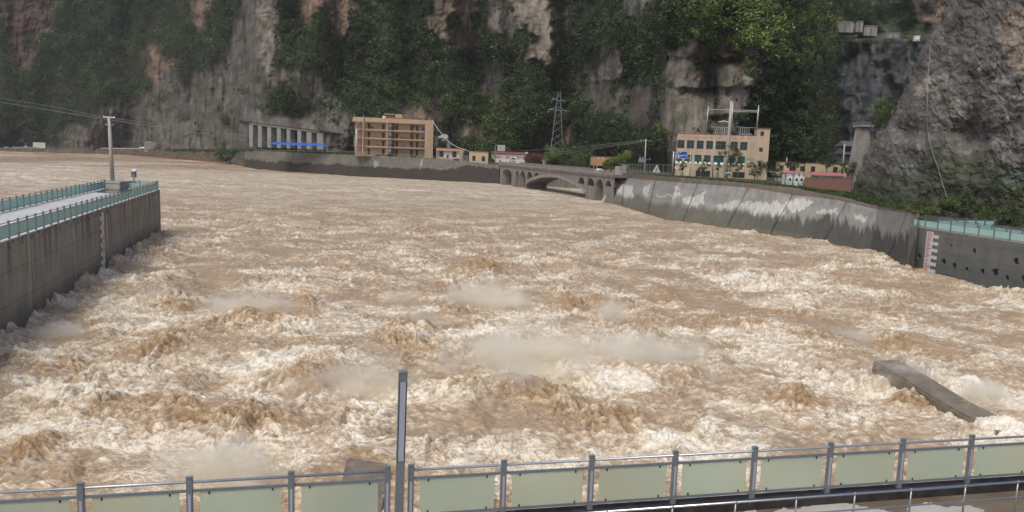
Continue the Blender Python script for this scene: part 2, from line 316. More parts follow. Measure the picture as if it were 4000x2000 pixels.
# photographed boils and breaking waves: x, y, width, depth, height (m), brown (+) or white (-)
BOILS = [(960, 1262, 330, 70, 1.7, 1), (1100, 1290, 120, 60, .5, .6), (590, 1375, 150, 70, .6, .8), (1290, 1500, 260, 140, .7, .8), (880, 1690, 560, 150, 1.1, 1), (160, 1745, 260, 100, .6, .9),
 (650, 1195, 220, 60, .7, .6), (1230, 1225, 180, 80, .9, .7), (1580, 1320, 240, 90, .9, .8), (1860, 1080, 260, 90, .6, .8), (1790, 1240, 150, 70, .7, .6), (2200, 1180, 90, 70, .7, .9), (2090, 1560, 480, 120, 1.0, .9), (1840, 1560, 200, 130, 1.4, .7),
 (2500, 1345, 260, 130, .7, .7), (2700, 1500, 240, 120, .5, .8), (3100, 1600, 330, 150, .9, .8), (2350, 1200, 120, 60, .7, .5), (2960, 1290, 170, 70, .5, .7), (3200, 1340, 160, 70, .4, .6), (3480, 1340, 240, 80, .5, .7), (2620, 1190, 100, 80, .6, .6),
 (3600, 1590, 150, 80, .6, .8), (2420, 1210, 190, 40, .3, .5), (640, 1150, 160, 60, .8, .7), (120, 1400, 150, 40, .4, .8), (560, 1000, 220, 50, .5, .4), (2800, 1255, 200, 60, .4, .6), (1330, 1680, 120, 80, .6, .5), (700, 1640, 200, 80, .5, .8), (400, 1585, 160, 70, .4, .6),
 (2290, 1500, 90, 120, .7, .6), (3860, 1160, 160, 60, 1.0, -.3), (1500, 1650, 220, 120, .4, -.5), (1010, 1480, 330, 160, .1, -.9), (2990, 1110, 500, 90, .2, -.8), (450, 1450, 400, 100, .2, -.5), (2050, 1350, 560, 120, .5, -.9), (2400, 1420, 420, 130, .4, -.8), (3800, 1540, 260, 90, .5, -.9), (2550, 1720, 260, 110, .2, -.8),
 (3650, 1530, 420, 110, .9, -.8), (3880, 1680, 300, 90, .3, -.8), (3560, 1480, 240, 60, .3, -.6), (300, 1560, 360, 120, .2, -.6), (1700, 1750, 260, 80, .2, .4), (2350, 1650, 180, 80, .5, .7), (2000, 1010, 400, 50, .2, .5), (900, 1760, 300, 90, .6, -.6), (2250, 790, 200, 8, .2, .3), (3330, 1050, 180, 50, .3, .4), (1700, 900, 300, 30, .2, .4)]
EDGES = [((-28, 30), (-50.25, 108.9), 1), ((52.5, 101.8), (56.5, 74), -1), ((53, 100), (45, 146), -1), ((45, 146), (30, 220), -1)]
river()
# mist and spray hanging over the breaking waves
def spraymat(name, dens, seed, col=(1, .965, .87)):
    m = bpy.data.materials.new(name); m.use_nodes = True; n = m.node_tree.nodes; L = m.node_tree.links; n.remove(n['Principled BSDF'])
    v = n.new('ShaderNodeVolumePrincipled'); v.inputs['Color'].default_value = (*col, 1); v.inputs['Anisotropy'].default_value = .1; L.new(v.outputs[0], n['Material Output'].inputs['Volume'])
    tc = n.new('ShaderNodeTexCoord'); ln = n.new('ShaderNodeVectorMath'); ln.operation = 'LENGTH'; L.new(tc.outputs['Object'], ln.inputs[0])
    no = n.new('ShaderNodeTexNoise'); no.inputs['Scale'].default_value = 2.6; no.inputs['Detail'].default_value = 7; no.inputs['Roughness'].default_value = .68; no.noise_dimensions = '4D'; no.inputs['W'].default_value = seed; L.new(tc.outputs['Object'], no.inputs['Vector'])
    a = n.new('ShaderNodeMath'); a.operation = 'MULTIPLY_ADD'; a.inputs[1].default_value = -.85; a.inputs[2].default_value = -.30; L.new(ln.outputs['Value'], a.inputs[0])
    b = n.new('ShaderNodeMath'); b.operation = 'ADD'; L.new(a.outputs[0], b.inputs[0]); nm = n.new('ShaderNodeMath'); nm.operation = 'MULTIPLY'; nm.inputs[1].default_value = 2.1; L.new(no.outputs[0], nm.inputs[0]); L.new(nm.outputs[0], b.inputs[1])
    r = n.new('ShaderNodeMapRange'); r.interpolation_type = 'SMOOTHSTEP'; r.inputs[1].default_value = .05; r.inputs[2].default_value = .75; r.inputs[3].default_value = 0; r.inputs[4].default_value = dens; L.new(b.outputs[0], r.inputs[0]); L.new(r.outputs[0], v.inputs['Density'])
    return m
def spray(label, px, py, wpx, hpx, dm, dens):
    """a lumpy closed cloud standing on the water: centre of its foot, width and height in the photograph, depth in metres"""
    c = Pz(px, py, 0); D = c[1]; rx = wpx/2*mpp(D); rz = hpx*mpp(D)
    mb = MB(); mb.ball((0, 0, 0), 1., 20, z0=-.35)
    o = mb.build('spray', spraymat('spray', dens, px*.37), None, True); o.location = (c[0], c[1], 0); o.scale = (rx, dm, rz); o.rotation_euler = (0, 0, 0)
    return tag(o, label, kind='stuff')
SPR = [(980, 1235, 560, 160, 2.2, 2.4, 'spray over the big breaking wave left of centre'), (2060, 1450, 950, 240, 4.5, 2.1, 'large pale spray plume in mid river'), (2480, 1430, 800, 190, 4., 1.8, 'low pale spray right of the large plume'),
 (1840, 1590, 330, 120, 2.2, 1.6, 'low spray burst right of the lamp post'), (2010, 1545, 380, 190, 2.4, 1.5, 'taller spray burst right of the lamp post'), (1910, 1215, 480, 190, 3, 1.7, 'spray plume behind the boils in mid river'), (2390, 1270, 230, 170, 1.8, 1.8, 'small spray plume right of mid river'), (3540, 1510, 560, 150, 2.4, 1.9, 'spray over the drowned concrete wall'),
 (3840, 1580, 360, 140, 2., 2.6, 'white spray beyond the drowned concrete wall'), (1650, 1290, 380, 130, 2., 1.3, 'low spray left of mid river'), (850, 1880, 800, 260, 2., 2.2, 'spray rising behind the left railing'), (220, 1320, 340, 100, 2., 1.2, 'spray near the left wall'), (1400, 1540, 700, 220, 2.5, 1.5, 'mist left of the lamp post'), (2740, 1500, 420, 130, 2.4, 1.2, 'mist over the boils right of the large plume'), (3330, 1330, 340, 80, 2.4, .9, 'thin mist before the drowned wall'), (1560, 1180, 260, 80, 2, .9, 'thin distant mist above the boils'), (600, 1180, 330, 90, 2.4, .9, 'thin mist above the waves left of the big one')]
for q in SPR: spray(q[6], *q[:6])

# heavier drops thrown up off the crests
def drops(label, px, py, wpx, hpx, dm, n, size):
    c = Pz(px, py, .3); D = c[1]; rx = wpx/2*mpp(D); rz = hpx*mpp(D); u = rng.normal(size=n)*.42; jet = np.clip(.35+.9*np.abs(pn(u*4+px, u*0, 5))+.5*pn(u*11+px, u*0, 6), .05, 1.6)*np.exp(-u**2*1.5)
    z = rng.uniform(0, 1, n)**2.1*jet; P = np.stack([c[0]+u*rx+.18*z*rz*pn(u*7, z*3, 7), c[1]+rng.normal(size=n)*.35*dm, z*rz+.15], 1)
    s = size*rng.uniform(.35, 1.5, n)[:, None]; T = rng.normal(size=(n, 4, 3)); T /= np.linalg.norm(T, axis=2)[..., None]; V = P[:, None]+T*s[:, None]; b = np.arange(n)*4
    Q = np.concatenate([np.stack([b, b+1, b+2], 1), np.stack([b, b+3, b+1], 1), np.stack([b+1, b+3, b+2], 1), np.stack([b, b+2, b+3], 1)])
    tag(npmesh('spray_drops', V.reshape(-1, 3), Q, 'foamdrop', np.repeat(np.array([[.72, .64, .50]])*(1+.12*rng.normal(size=(n, 1))), 4, 0), smooth=False), label, kind='stuff')
M['foamdrop'] = mat('spray_drops', attr=True, rough=.6, var=.02, bump=0, spec=.3)
for q in [(960, 1250, 380, 90, 1, 2600, .03, 'drops over the crest of the big breaking wave'), (2060, 1450, 620, 150, 2.5, 5000, .028, 'drops in the large mid river plume'), (2480, 1430, 420, 110, 2, 2600, .028, 'drops right of the large plume'), (1900, 1560, 360, 130, 1.4, 3600, .024, 'drops above the burst right of the lamp post'),
          (3500, 1490, 380, 90, 1, 3000, .022, 'drops over the drowned wall tip'), (3840, 1590, 260, 90, 1, 2200, .022, 'drops over the right end of the drowned wall'), (870, 1850, 520, 150, 1, 4000, .018, 'drops behind the left railing'), (1290, 1500, 220, 80, 1, 1500, .024, 'drops over the boil left of the lamp post'), (3840, 1160, 150, 60, .6, 1200, .035, 'drops against the right wall'), (190, 1200, 130, 60, .6, 1200, .03, 'drops against the left pier')]: drops(q[7], *q[:7])
# ---------------------------------------------------------------- cliffs, banks, terraces
DB = ([-700, 0, 500, 700, 900, 1000, 1260, 1400, 1900, 2200, 2450, 2600, 2700, 3000, 3140, 3200, 3250, 3330], [720, 700, 700, 610, 540, 436, 408, 412, 410, 400, 345, 262, 242, 240, 258, 300, 400, 500])
YB = ([-700, 0, 640, 900, 1000, 1400, 2000, 2400, 2600, 3330], [580, 582, 590, 590, 600, 615, 640, 665, 690, 700])
ROCKS = [  # outline in the photograph, colour, relief (m, + towards the river)
 ([(40, -300), (230, -300), (228, 0), (205, 90), (150, 170), (125, 262), (60, 255), (20, 190), (25, 80)], (.17, .105, .085), -10),
 ([(-700, -300), (-20, -300), (0, 60), (-60, 300), (-300, 420), (-700, 400)], (.15, .12, .10), -3),
 ([(235, 505), (320, 490), (395, 450), (400, 610), (60, 610), (68, 520), (110, 508), (130, 565), (230, 560)], (.15, .125, .105), 2),
 ([(375, 470), (420, 415), (515, 385), (590, 348), (600, 300), (683, 273), (720, 335), (776, 286), (850, 260), (870, 174), (920, 124), (938, 62), (969, -300), (1100, -300), (1090, 60), (1050, 120), (1045, 200), (1080, 240), (1160, 270), (1290, 300), (1340, 420), (1385, 470), (1385, 620), (375, 620)], (.162, .145, .122), 0),
 ([(985, -300), (1098, -300), (1092, 60), (1075, 130), (1080, 250), (1040, 290), (1010, 200)], (.25, .215, .175), 3),
 ([(578, 190), (590, 175), (640, 215), (677, 240), (670, 290), (620, 300), (605, 325), (585, 310)], (.27, .175, .125), 3),
 ([(727, -300), (838, -300), (826, 30), (790, 118), (755, 95), (735, 20)], (.24, .165, .13), 2),
 ([(1165, -300), (1390, -300), (1382, 40), (1370, 110), (1335, 168), (1300, 160), (1285, 110), (1200, 92), (1165, 60)], (.26, .18, .13), 3),
 ([(1370, 170), (1395, 150), (1390, 290), (1370, 240)], (.15, .12, .10), 1),
 ([(1670, -300), (1880, -300), (1862, 100), (1855, 190), (1830, 215), (1780, 205), (1762, 170), (1720, 162), (1700, 172), (1678, 110)], (.225, .175, .135), 4),
 ([(1870, 235), (1950, 230), (1962, 300), (1950, 400), (1900, 400), (1880, 330)], (.14, .125, .11), 0),
 ([(1905, -300), (2025, -300), (2030, 110), (2015, 140), (1960, 130), (1910, 150)], (.18, .155, .13), 1),
 ([(2020, -300), (2162, -300), (2164, 100), (2156, 252), (2120, 255), (2065, 245), (2068, 195), (2035, 118), (2010, 60)], (.30, .255, .20), 9),
 ([(2200, -300), (2250, -300), (2243, 60), (2205, 90)], (.19, .16, .135), 3),
 ([(2445, -300), (2565, -300), (2545, 60), (2465, 88), (2440, 60)], (.25, .23, .2), 3),
 ([(2350, 190), (2430, 195), (2432, 312), (2365, 325), (2300, 332), (2340, 250)], (.24, .215, .18), 3),
 ([(2240, 225), (2330, 235), (2300, 330), (2500, 335), (2585, 345), (2590, 480), (2500, 500), (2400, 440), (2300, 430), (2250, 335)], (.12, .105, .09), -1),
 ([(2600, 190), (2720, 172), (2905, 172), (2995, 192), (2985, 300), (2960, 345), (2905, 400), (2892, 470), (2960, 520), (2960, 720), (2620, 720), (2600, 600), (2590, 480), (2592, 330), (2600, 250)], (.235, .205, .165), 2),
 ([(2855, 175), (3000, 175), (3010, 335), (2945, 300), (2860, 252)], (.13, .115, .10), -5),  # dark overhang: shade painted into the rock colour
 ([(2655, 205), (2735, 212), (2730, 245), (2680, 235)], (.13, .115, .10), -5),  # recess under the upper overhang, shade painted in as well
 ([(1560, 440), (1600, 412), (1680, 425), (1760, 458), (1880, 500), (1905, 532), (1740, 560), (1700, 620), (1590, 480)], (.20, .155, .115), -2),
 ([(2120, 490), (2220, 500), (2232, 562), (2120, 572)], (.15, .11, .085), 0),
 ([(1735, 60), (1800, 100), (1810, 190), (1780, 180), (1745, 120)], (.2, .16, .13), 1),
 ([(1480, 100), (1520, 110), (1510, 200), (1490, 190)], (.17, .14, .12), 1)]
GREEN = [[(1095, 80), (1170, 90), (1260, 120), (1262, 180), (1230, 205), (1140, 200), (1093, 170)], [(1040, 340), (1110, 330), (1160, 360), (1150, 430), (1050, 430)], [(1240, 25), (1290, 35), (1293, 125), (1242, 115)], [(2040, 118), (2090, 120), (2105, 165), (2060, 180)],
 [(2715, 235), (2760, 215), (2770, 290), (2730, 290)], [(1745, 70), (1790, 85), (1790, 110), (1755, 120)], [(1065, 215), (1160, 235), (1230, 250), (1190, 285), (1080, 260)], [(1130, 420), (1260, 400), (1250, 440), (1150, 450)]]
_xs = np.arange(-720, 3400, 4.); _XS = np.cumsum(np.interp(_xs, *DB)/FPX*4)
def cliffD(px, py):
    D0 = np.interp(px+np.where(px > 2950, (30*pn(py/130, py*0, 19)+14*pn(py/40, py*0, 20))*sst(2950, 3100, px)-.10*(py-250)*sst(2950, 3150, px), 0), *DB); yb = np.interp(px, *YB); hgt = np.clip(yb-py, -50, 900)*D0/FPX
    q = pn(px/210, py/330, 5); q2 = pn(px/90, py/260, 6)
    D = D0+hgt*.34+26*q+9*q2
    D = D+18*np.exp(-((px-2215-.05*py)/38)**2)*sst(420, 180, py)            # dark cleft right of the pale pillar
    D = D-10*np.exp(-((px-3000)/170)**2-((py-60)/150)**2)                   # bulging green shoulder
    g = 441+(px-1000)/262*-30; over = sst(975, 990, px)*sst(1282, 1268, px); rl = 479+(px-975)*.127
    D = np.where((over > .5) & (py >= rl), np.maximum(D, g+7.5), D)
    return D
def cliff():
    px = np.arange(-700, 3336, 4.); py = np.concatenate([np.arange(-260, 0, 8.), np.arange(0, 712, 3.2)])
    PX, PY = np.meshgrid(px, py); D = cliffD(PX, PY)
    wx_ = PX+52*fb(PX/60, PY/80, 5, 7, .6)+9*pn(PX/9, PY/16, 8); wy_ = PY+60*fb(PX/60, PY/60, 5, 9, .6)+10*pn(PX/10, PY/10, 10)
    c = np.broadcast_to(np.array([.026, .03, .017]), PX.shape+(3,)).copy(); rock = np.zeros(PX.shape); rel = np.zeros(PX.shape)  # dark ground under the scrub: shade painted into gaps between crowns
    for poly, col, r in ROCKS:
        m = inpoly(wx_, wy_, poly); c[m] = col; rock[m] = 1; rel[m] = r
    for poly in GREEN:
        m = inpoly(wx_, wy_, poly); rock[m] = 0; c[m] = (.026, .03, .017)
    Z = (np.interp(PX, *YB)-PY)*D/FPX; X = np.interp(PX, _xs, _XS)
    def blur(a, k=2):
        for ax in (0, 1):
            a = sum(np.roll(a, i, ax) for i in range(-k, k+1))/(2*k+1)
        return a
    rk_hard = rock; rock = blur(rock); c = blur(c, 3); rel = blur(rel, 3)
    cr = 1-np.abs(pn(X/9, Z/26, 21)); cr2 = 1-np.abs(pn(X/3.2+2*pn(X/8, Z/8, 27), Z/7, 22))
    led = pn(X/22, Z/7+pn(X/9, Z/9, 24)*1.2, 23); st = fb(X/1.8, Z/20, 4, 25); blk = fb(X/5, Z/12, 5, 26)
    rk = rock*.85+.15
    D = D-rel*rock-rk*(2.6*cr+.6*cr2**3+.9*led+.5*st+3.6*blk+1.6*fb(X/2.2, Z/2.6, 4, 29)*(fb(X/25, Z/25, 2, 30)+.4))-(1-rock)*2.0*np.abs(pn(X/5, Z/5, 28))
    # under the overhangs of the grey face
    face = inpoly(wx_, wy_, ROCKS[17][0]); ov = sst(335, 350, PY-.0*PX+8*pn(PX/40, PY/40, 31))*sst(420, 355, PY)*face; D = D+5.0*ov*sst(2600, 2660, PX)
    ov = sst(216, 226, PY+9*pn(PX/30, PY*0, 32))*sst(285, 230, PY)*face; D = D+5*ov
    ov = sst(445, 470, PY+10*pn(PX/25, PY*0, 33))*sst(540, 500, PY)*face*sst(2740, 2790, PX); D = D+5*ov
    g = 441+(PX-1000)/262*-30; over = (PX > 985) & (PX < 1272); rl = 479+(PX-975)*.127; k = sst(1, .0, np.clip((rl-PY)/60, 0, 1))*sst(930, 990, PX)*sst(1350, 1275, PX); D = np.where(PY < rl, D*(1-k)+np.minimum(D, g-1.5+.3*(rl-PY)*.14)*k, D); D = np.where(over & (PY >= rl+3), np.maximum(D, g+7), D)
    # weathering colours of the stone: pale streaks, dark water stains
    s = .80+.34*fb(X/1.9, Z/18, 4, 41)+.55*fb(X/6, Z/7, 6, 42, .6); dk = sst(.12, .42, fb(X/3.5, Z/30, 4, 43)); pale = sst(.25, .5, fb(X/1.6, Z/14, 4, 44))*sst(-.1, .3, fb(X/20, Z/20, 2, 46))
    c = np.where(rock[..., None] > .3, c*s[..., None]*(1-.6*dk[..., None])*(1+.7*pale[..., None]), c*(1+.4*blk[..., None]))
    moss = sst(.0, .35, fb(X/9, Z/9, 5, 45, .6))*rock*.7; c = lerp3(c, np.broadcast_to(np.array([.06, .07, .035]), c.shape), moss)
    c = np.clip(c, .012, .6)
    P = W(PX, PY, D); tag(gridmesh('cliff', P, 'cliff', c, flip=True), kind='structure')
    return
cliff()
def vegetation():
    # crowns of scrub and trees clinging to the cliff wherever it is not bare stone
    n = 19000; px = rng.uniform(-690, 3310, n); py = rng.uniform(-230, 600, n)
    wx_ = px+52*fb(px/60, py/80, 5, 7, .6)+9*pn(px/9, py/16, 8); wy_ = py+60*fb(px/60, py/60, 5, 9, .6)+10*pn(px/10, py/10, 10)
    rock = np.zeros(n, bool)
    for poly, col, r in ROCKS: rock |= inpoly(wx_, wy_, poly)
    for poly in GREEN: rock &= ~inpoly(wx_, wy_, poly)
    dens = .5+fb(px/90, py/70, 4, 61)
    keep = (~rock & (rng.uniform(0, 1, n) < np.clip(.42+dens*.9, .2, 1))) | (rock & (rng.uniform(0, 1, n) < .02+.75*sst(.62, .85, dens)))
    keep &= ~((px > 2140) & (px < 2245) & (py < 280) & (rng.uniform(0, 1, n) < .55)); keep &= py < np.interp(px, *YB)-5
    px, py, rock = px[keep], py[keep], rock[keep]; n = len(px)
    D = cliffD(px, py); big = rng.uniform(0, 1, n)**2; R = (9+24*big)*(1-.2*rock)*mpp(D)
    C = W(px, py, D-R*.6-2.2)
    # species and age: dark evergreen scrub, mid green, fresh yellow green on the right shoulder and at the foot
    fresh = .9*sst(2560, 2900, px)*sst(330, 130, py+(px-2900)*.1)+.40*np.exp(-((px-1900)/330)**2-((py-460)/120)**2)+.28*np.exp(-((px-1450)/160)**2-((py-230)/220)**2)+.25*np.exp(-((px-450)/350)**2-((py-150)/160)**2)
    fresh = np.clip(fresh+.55*fb(px/70, py/60, 3, 66)+rng.normal(size=n)*.2, 0, 1)
    col = lerp3(np.broadcast_to([.048, .076, .030], (n, 3)), np.broadcast_to([.145, .20, .05], (n, 3)), fresh)
    dry = (rng.uniform(0, 1, n) < .06) & (fresh < .4); col[dry] = (.085, .065, .04); col = col*np.exp(.32*rng.normal(size=(n, 1)))
    o = leaf_obj('cliff_vegetation', C, R, 64, .07*R+.26, col, cvar=.22, up=.7); tag(o, 'dark green scrub covering the cliffs behind the river', kind='stuff')
vegetation()

def gorgeD(PX, PY):
    X = PX*.14; Z = (700-PY)*.14
    D = 425+.30*Z+10*pn(PX/160, PY/220, 81)+8*pn(PX/60, PY/200, 82)-5*(1-np.abs(pn(X/9, Z/14, 83)))-2*fb(X/3, Z/6, 4, 84)-5*fb(X/12, Z/9, 4, 79)
    D = D+35*sst(160, 130, PY)                                               # terrace of the upper road
    return D-12*np.exp(-((PX-3330)/70)**2)*sst(230, 300, PY+(PX-3300)*.5)
def gorge():
    px = np.arange(3130, 4700, 5.); py = np.concatenate([np.arange(-300, 0, 10.), np.arange(0, 720, 4.)])
    PX, PY = np.meshgrid(px, py); X = PX*.14; Z = (700-PY)*.14
    D = gorgeD(PX, PY)
    c = np.broadcast_to(np.array([.062, .066, .066]), PX.shape+(3,))*(1+.35*fb(X/2, Z/7, 4, 85)+.5*fb(X/5, Z/5, 5, 86))[..., None]*(1-.5*sst(.8, 1, 1-np.abs(pn(X/7, Z/16, 91))))[..., None]
    up = sst(165, 130, PY+8*pn(PX/30, PY/30, 87)); c = lerp3(c, np.broadcast_to(np.array([.06, .07, .035]), c.shape), up*.9)
    br = inpoly(PX+20*pn(PX/30, PY/30, 88), PY+15*pn(PX/30, PY/30, 89), [(3560, -300), (3720, -300), (3700, 80), (3600, 90), (3560, 40)]); c = np.where(br[..., None], np.array([.16, .12, .09])*(1+.4*fb(X/3, Z/5, 3, 90))[..., None], c)
    ed = (1-np.abs(pn(X/14, Z/11, 92)))**9; c = c*(1+1.2*ed[..., None]*0.6)
    tag(gridmesh('gorge_cliff', W(PX, PY, D), 'gorge', np.clip(c, .01, .5), flip=True), kind='structure')
    n = 2600; qx = rng.uniform(3200, 3700, n); qy = rng.uniform(-120, 640, n)
    keep = ((qy < 85) & (rng.uniform(0, 1, n) < .75)) | ((qy < 175) & (qy > 130) & (qx > 3230)) & (rng.uniform(0, 1, n) < .55) | (rng.uniform(0, 1, n) < .05); keep &= ~((qx > 3570) & (qy < 90) & (rng.uniform(0, 1, n) < .7))
    qx, qy = qx[keep], qy[keep]; n = len(qx); DD = gorgeD(qx, qy); R = rng.uniform(7, 16, n)*mpp(DD)
    fr = np.clip(.25+.5*fb(qx/60, qy/40, 3, 95)+.4*((qx > 3520) & (qy > 90)), 0, 1)
    tag(leaf_obj('gorge_vegetation', W(qx, qy, DD-1-R*.5), R, 60, R*.17, lerp3(np.broadcast_to([.035, .055, .026], (n, 3)), np.broadcast_to([.085, .125, .04], (n, 3)), fr)), 'scrub on the terraces of the side gorge', kind='stuff')
gorge()

EDGE = ([-300, 0, 80, 150, 290, 430, 560, 735, 770, 800, 900], [3800, 3700, 3680, 3625, 3560, 3500, 3400, 3330, 3318, 3290, 3280])
def near_rock():
    t = np.concatenate([-np.linspace(1, .04, 16)**1.5, np.linspace(0, 1, 520)]); py = np.concatenate([np.arange(-260, 0, 6.), np.arange(0, 960, 2.6)])
    T, PY = np.meshgrid(t, py); E = np.interp(PY, *EDGE)+14*fb(PY/40, PY*0, 4, 101)+5*pn(PY/9, PY*0, 102)
    PX = np.where(T > 0, E+T*(4750-E), E+6*T)
    base = np.interp(PX, [3280, 3400, 3700, 4000, 4700], [152, 146, 128, 112, 98])+0*PX
    Z = (820-PY)*.042; X = PX*.042
    D = base+.45*Z+22*(1-np.sqrt(np.clip(1-(1-np.clip((PX-np.interp(PY, *EDGE)+25)/420, 0, 1)).clip(0, 1)**2, 0, 1)))+np.where(T < 0, -T*90, 0)
    b = fb(X/7, Z/7, 6, 103, .55); ck = sst(.93, 1, 1-np.abs(fb((X+.5*Z)/4, (Z-.4*X)/9, 4, 109))*2.2)*1.; ck2 = sst(.90, 1, 1-np.abs(fb((X-.3*Z)/2.2, (Z)/2.5, 4, 114))*2.2); r = 1-np.abs(pn((X+Z)/6, (Z-X)/11, 104)); r2 = 1-np.abs(pn((X+.6*Z)/2.2+pn(X/3, Z/3, 108), (Z-.6*X)/3.6, 105)); l = fb(X/1.4, Z/1.2, 4, 106)
    hole = 5.5*np.exp(-(((PX-3790)/75)**2+((PY-530)/85)**2)); D = D-3.2*b-.9*r-.4*r2**2-.22*l+.35*ck+.1*ck2+hole+3*np.exp(-(((PX-3570)/120)**2+((PY-520)/40)**2))
    c = np.broadcast_to(np.array([.155, .14, .12]), PX.shape+(3,))*(1+.55*fb(X/4, Z/4, 5, 107)+.3*l)[..., None]
    wx_ = PX+25*fb(PX/40, PY/40, 4, 110); wy_ = PY+25*fb(PX/40, PY/40, 4, 111)
    for poly, col in [([(3590, 330), (3640, 290), (3702, 300), (3700, 350), (3640, 360), (3570, 380)], (.30, .27, .225)), ([(3910, 60), (4000, 20), (4300, 0), (4200, 300), (3960, 290), (3915, 180)], (.24, .195, .15)),
                      ([(3500, 655), (3590, 640), (3590, 680), (3500, 680)], (.23, .23, .21)), ([(3870, 690), (4100, 650), (4100, 720), (3900, 740)], (.22, .23, .22)), ([(3700, 400), (3830, 380), (3860, 450), (3760, 470), (3690, 440)], (.22, .2, .17)), ([(3590, 480), (3640, 485), (3640, 530), (3590, 520)], (.3, .28, .24)), ([(3760, -300), (3900, -300), (3890, 250), (3800, 500), (3780, 200)], (.12, .115, .10))]:
        m = inpoly(wx_, wy_, poly); c = np.where(m[..., None], np.array(col)*(1+.35*l+.3*b)[..., None], c)
    wet = sst(.0, .45, fb(X/5, Z/9, 5, 112, .6)); c = c*(1-.5*wet[..., None])*(1-.45*ck[..., None])*(1-.18*ck2[..., None]); pt = sst(.22, .4, fb(X/2.4, Z/2.4, 5, 115, .62)); c = c*(1+.75*pt[..., None]); g = sst(.0, .4, fb(X/8, Z/5, 4, 113)+.004*(PY-560))*.7; c = lerp3(c, np.broadcast_to([.05, .06, .03], c.shape), g*sst(420, 600, PY))
    tag(gridmesh('rock_spur', W(PX, PY, D), 'rock2', np.clip(c, .012, .5), flip=True), kind='structure')
    n = 900; qx = rng.uniform(3330, 4600, n); qy = rng.uniform(540, 890, n); dn = fb(qx/80, qy/40, 3, 120)+.0035*(qy-700)+.15*((qx > 3930)&(qy < 620))
    keep = dn > rng.uniform(-.1, .4, n); keep &= ~((qy < 700) & (qx < 3690)); qx, qy = qx[keep], qy[keep]; n = len(qx); base = np.interp(qx, [3280, 3400, 3700, 4000, 4700], [152, 146, 128, 112, 98]); DD = base+.45*(820-qy)*base/FPX
    R = rng.uniform(8, 20, n)*mpp(DD); tag(leaf_obj('rock_vegetation', W(qx, qy, DD-4.5), R, 120, R*.13, lerp3(np.broadcast_to([.03, .045, .02], (n, 3)), np.broadcast_to([.07, .10, .028], (n, 3)), rng.uniform(0, 1, n))), 'bushes and creepers at the foot of the rock spur', kind='stuff')
near_rock()
# ---------------------------------------------------------------- banks, terraces, retaining walls
M['deck'] = mat('wet_deck', (.80, .79, .76), rough=.3, col2=(.62, .60, .56), scale=.35, bump=.06, dist=.01, spec=.6)
M['puddle'] = mat('puddle', (.07, .065, .045), rough=.06, var=.5, scale=.8, bump=.02, spec=.7)
M['gaugeboard'] = mat('gauge_board', (.58, .55, .52), rough=.6, var=.14, scale=1.5, bump=.02); M['gaugered'] = mat('gauge_red', (.42, .10, .11), rough=.7, var=.4, scale=3, bump=0)
M['drowned'] = mat('drowned_concrete', (.13, .115, .092), rough=.4, col2=(.27, .215, .15), scale=1.3, bump=.5, bscale=4, dist=.06)
M['wetfloor'] = mat('wet_floor', (.13, .095, .062), rough=.12, col2=(.20, .155, .11), scale=.7, bump=.12, bscale=5, dist=.01, spec=.6)
M['skypud'] = mat('painted_sky_reflection', (.46, .43, .385), rough=.45, var=.12, scale=2, bump=.05)  # pale colour painted for the sky reflected in the wet floor
M['greym2'] = mat('dull_steel', (.3, .31, .31), rough=.35, var=.1, metal=.7, bump=0)
BANKX = [-700, -300, 0, 500, 700, 900, 1000, 1400, 1700, 1950]
YW = [585, 585, 590, 606, 623, 640, 661, 690, 705, 718]; YT = [572, 574, 577, 582, 585, 590, 588, 606, 619, 644]
def pl(xs, ys, x): return np.interp(x, xs, ys)
def wl(x): return Pz(x, pl(BANKX, YW, x), 0)
def bank_surface(name, x0, x1, m, colf, nx, nz, batter, kind=None, label=None, cat=None, bump=.0, thick=0, parent=None):
    xs = np.linspace(x0, x1, nx); t = np.linspace(-.12, 1, nz); Bt = Pz(xs, pl(BANKX, YW, xs), 0); D = Bt[:, 1]
    top = W(xs, pl(BANKX, YT, xs), D+batter)
    P = Bt[None]*(1-t[:, None, None])+top[None]*t[:, None, None]
    X = np.repeat(np.cumsum(np.r_[0, np.linalg.norm(np.diff(Bt[:, :2], axis=0), axis=1)])[None], nz, 0); Z = P[..., 2]
    if bump: P[..., 1] += bump*fb(X/4, Z/2, 4, 7)*sst(1, .8, t)[:, None]; P[..., 2] += .3*bump*fb(X/3, Z/3, 3, 8)*sst(1, .8, t)[:, None]
    c = colf(X, Z, np.repeat(xs[None], nz, 0), np.repeat(t[:, None], nx, 1))
    if thick: P = np.concatenate([P, P[-1:]+np.array([0, thick, 0])], 0); c = np.concatenate([c, c[-1:]], 0)
    o = gridmesh(name, P, m, np.clip(c, .01, .8), parent=parent, smooth=False if thick else True)
    if kind: tag(o, kind=kind)
    else: tag(o, label, cat)
    return P, o
def earthc(X, Z, PX, t):
    c = np.broadcast_to(np.array([.12, .095, .07]), X.shape+(3,))*(1+.6*fb(X/4, Z/1.5, 4, 11))[..., None]; c = lerp3(c, np.broadcast_to([.06, .07, .035], c.shape), sst(.0, .3, fb(X/10, Z/3, 3, 12)+.1*(t-.5))*.8)
    return lerp3(c, np.broadcast_to([.16, .075, .045], c.shape), sst(.35, .1, t)*.7)
bank_surface('river_bank', -700, 960, 'rock2', earthc, 500, 16, 5, kind='structure', bump=1.6)
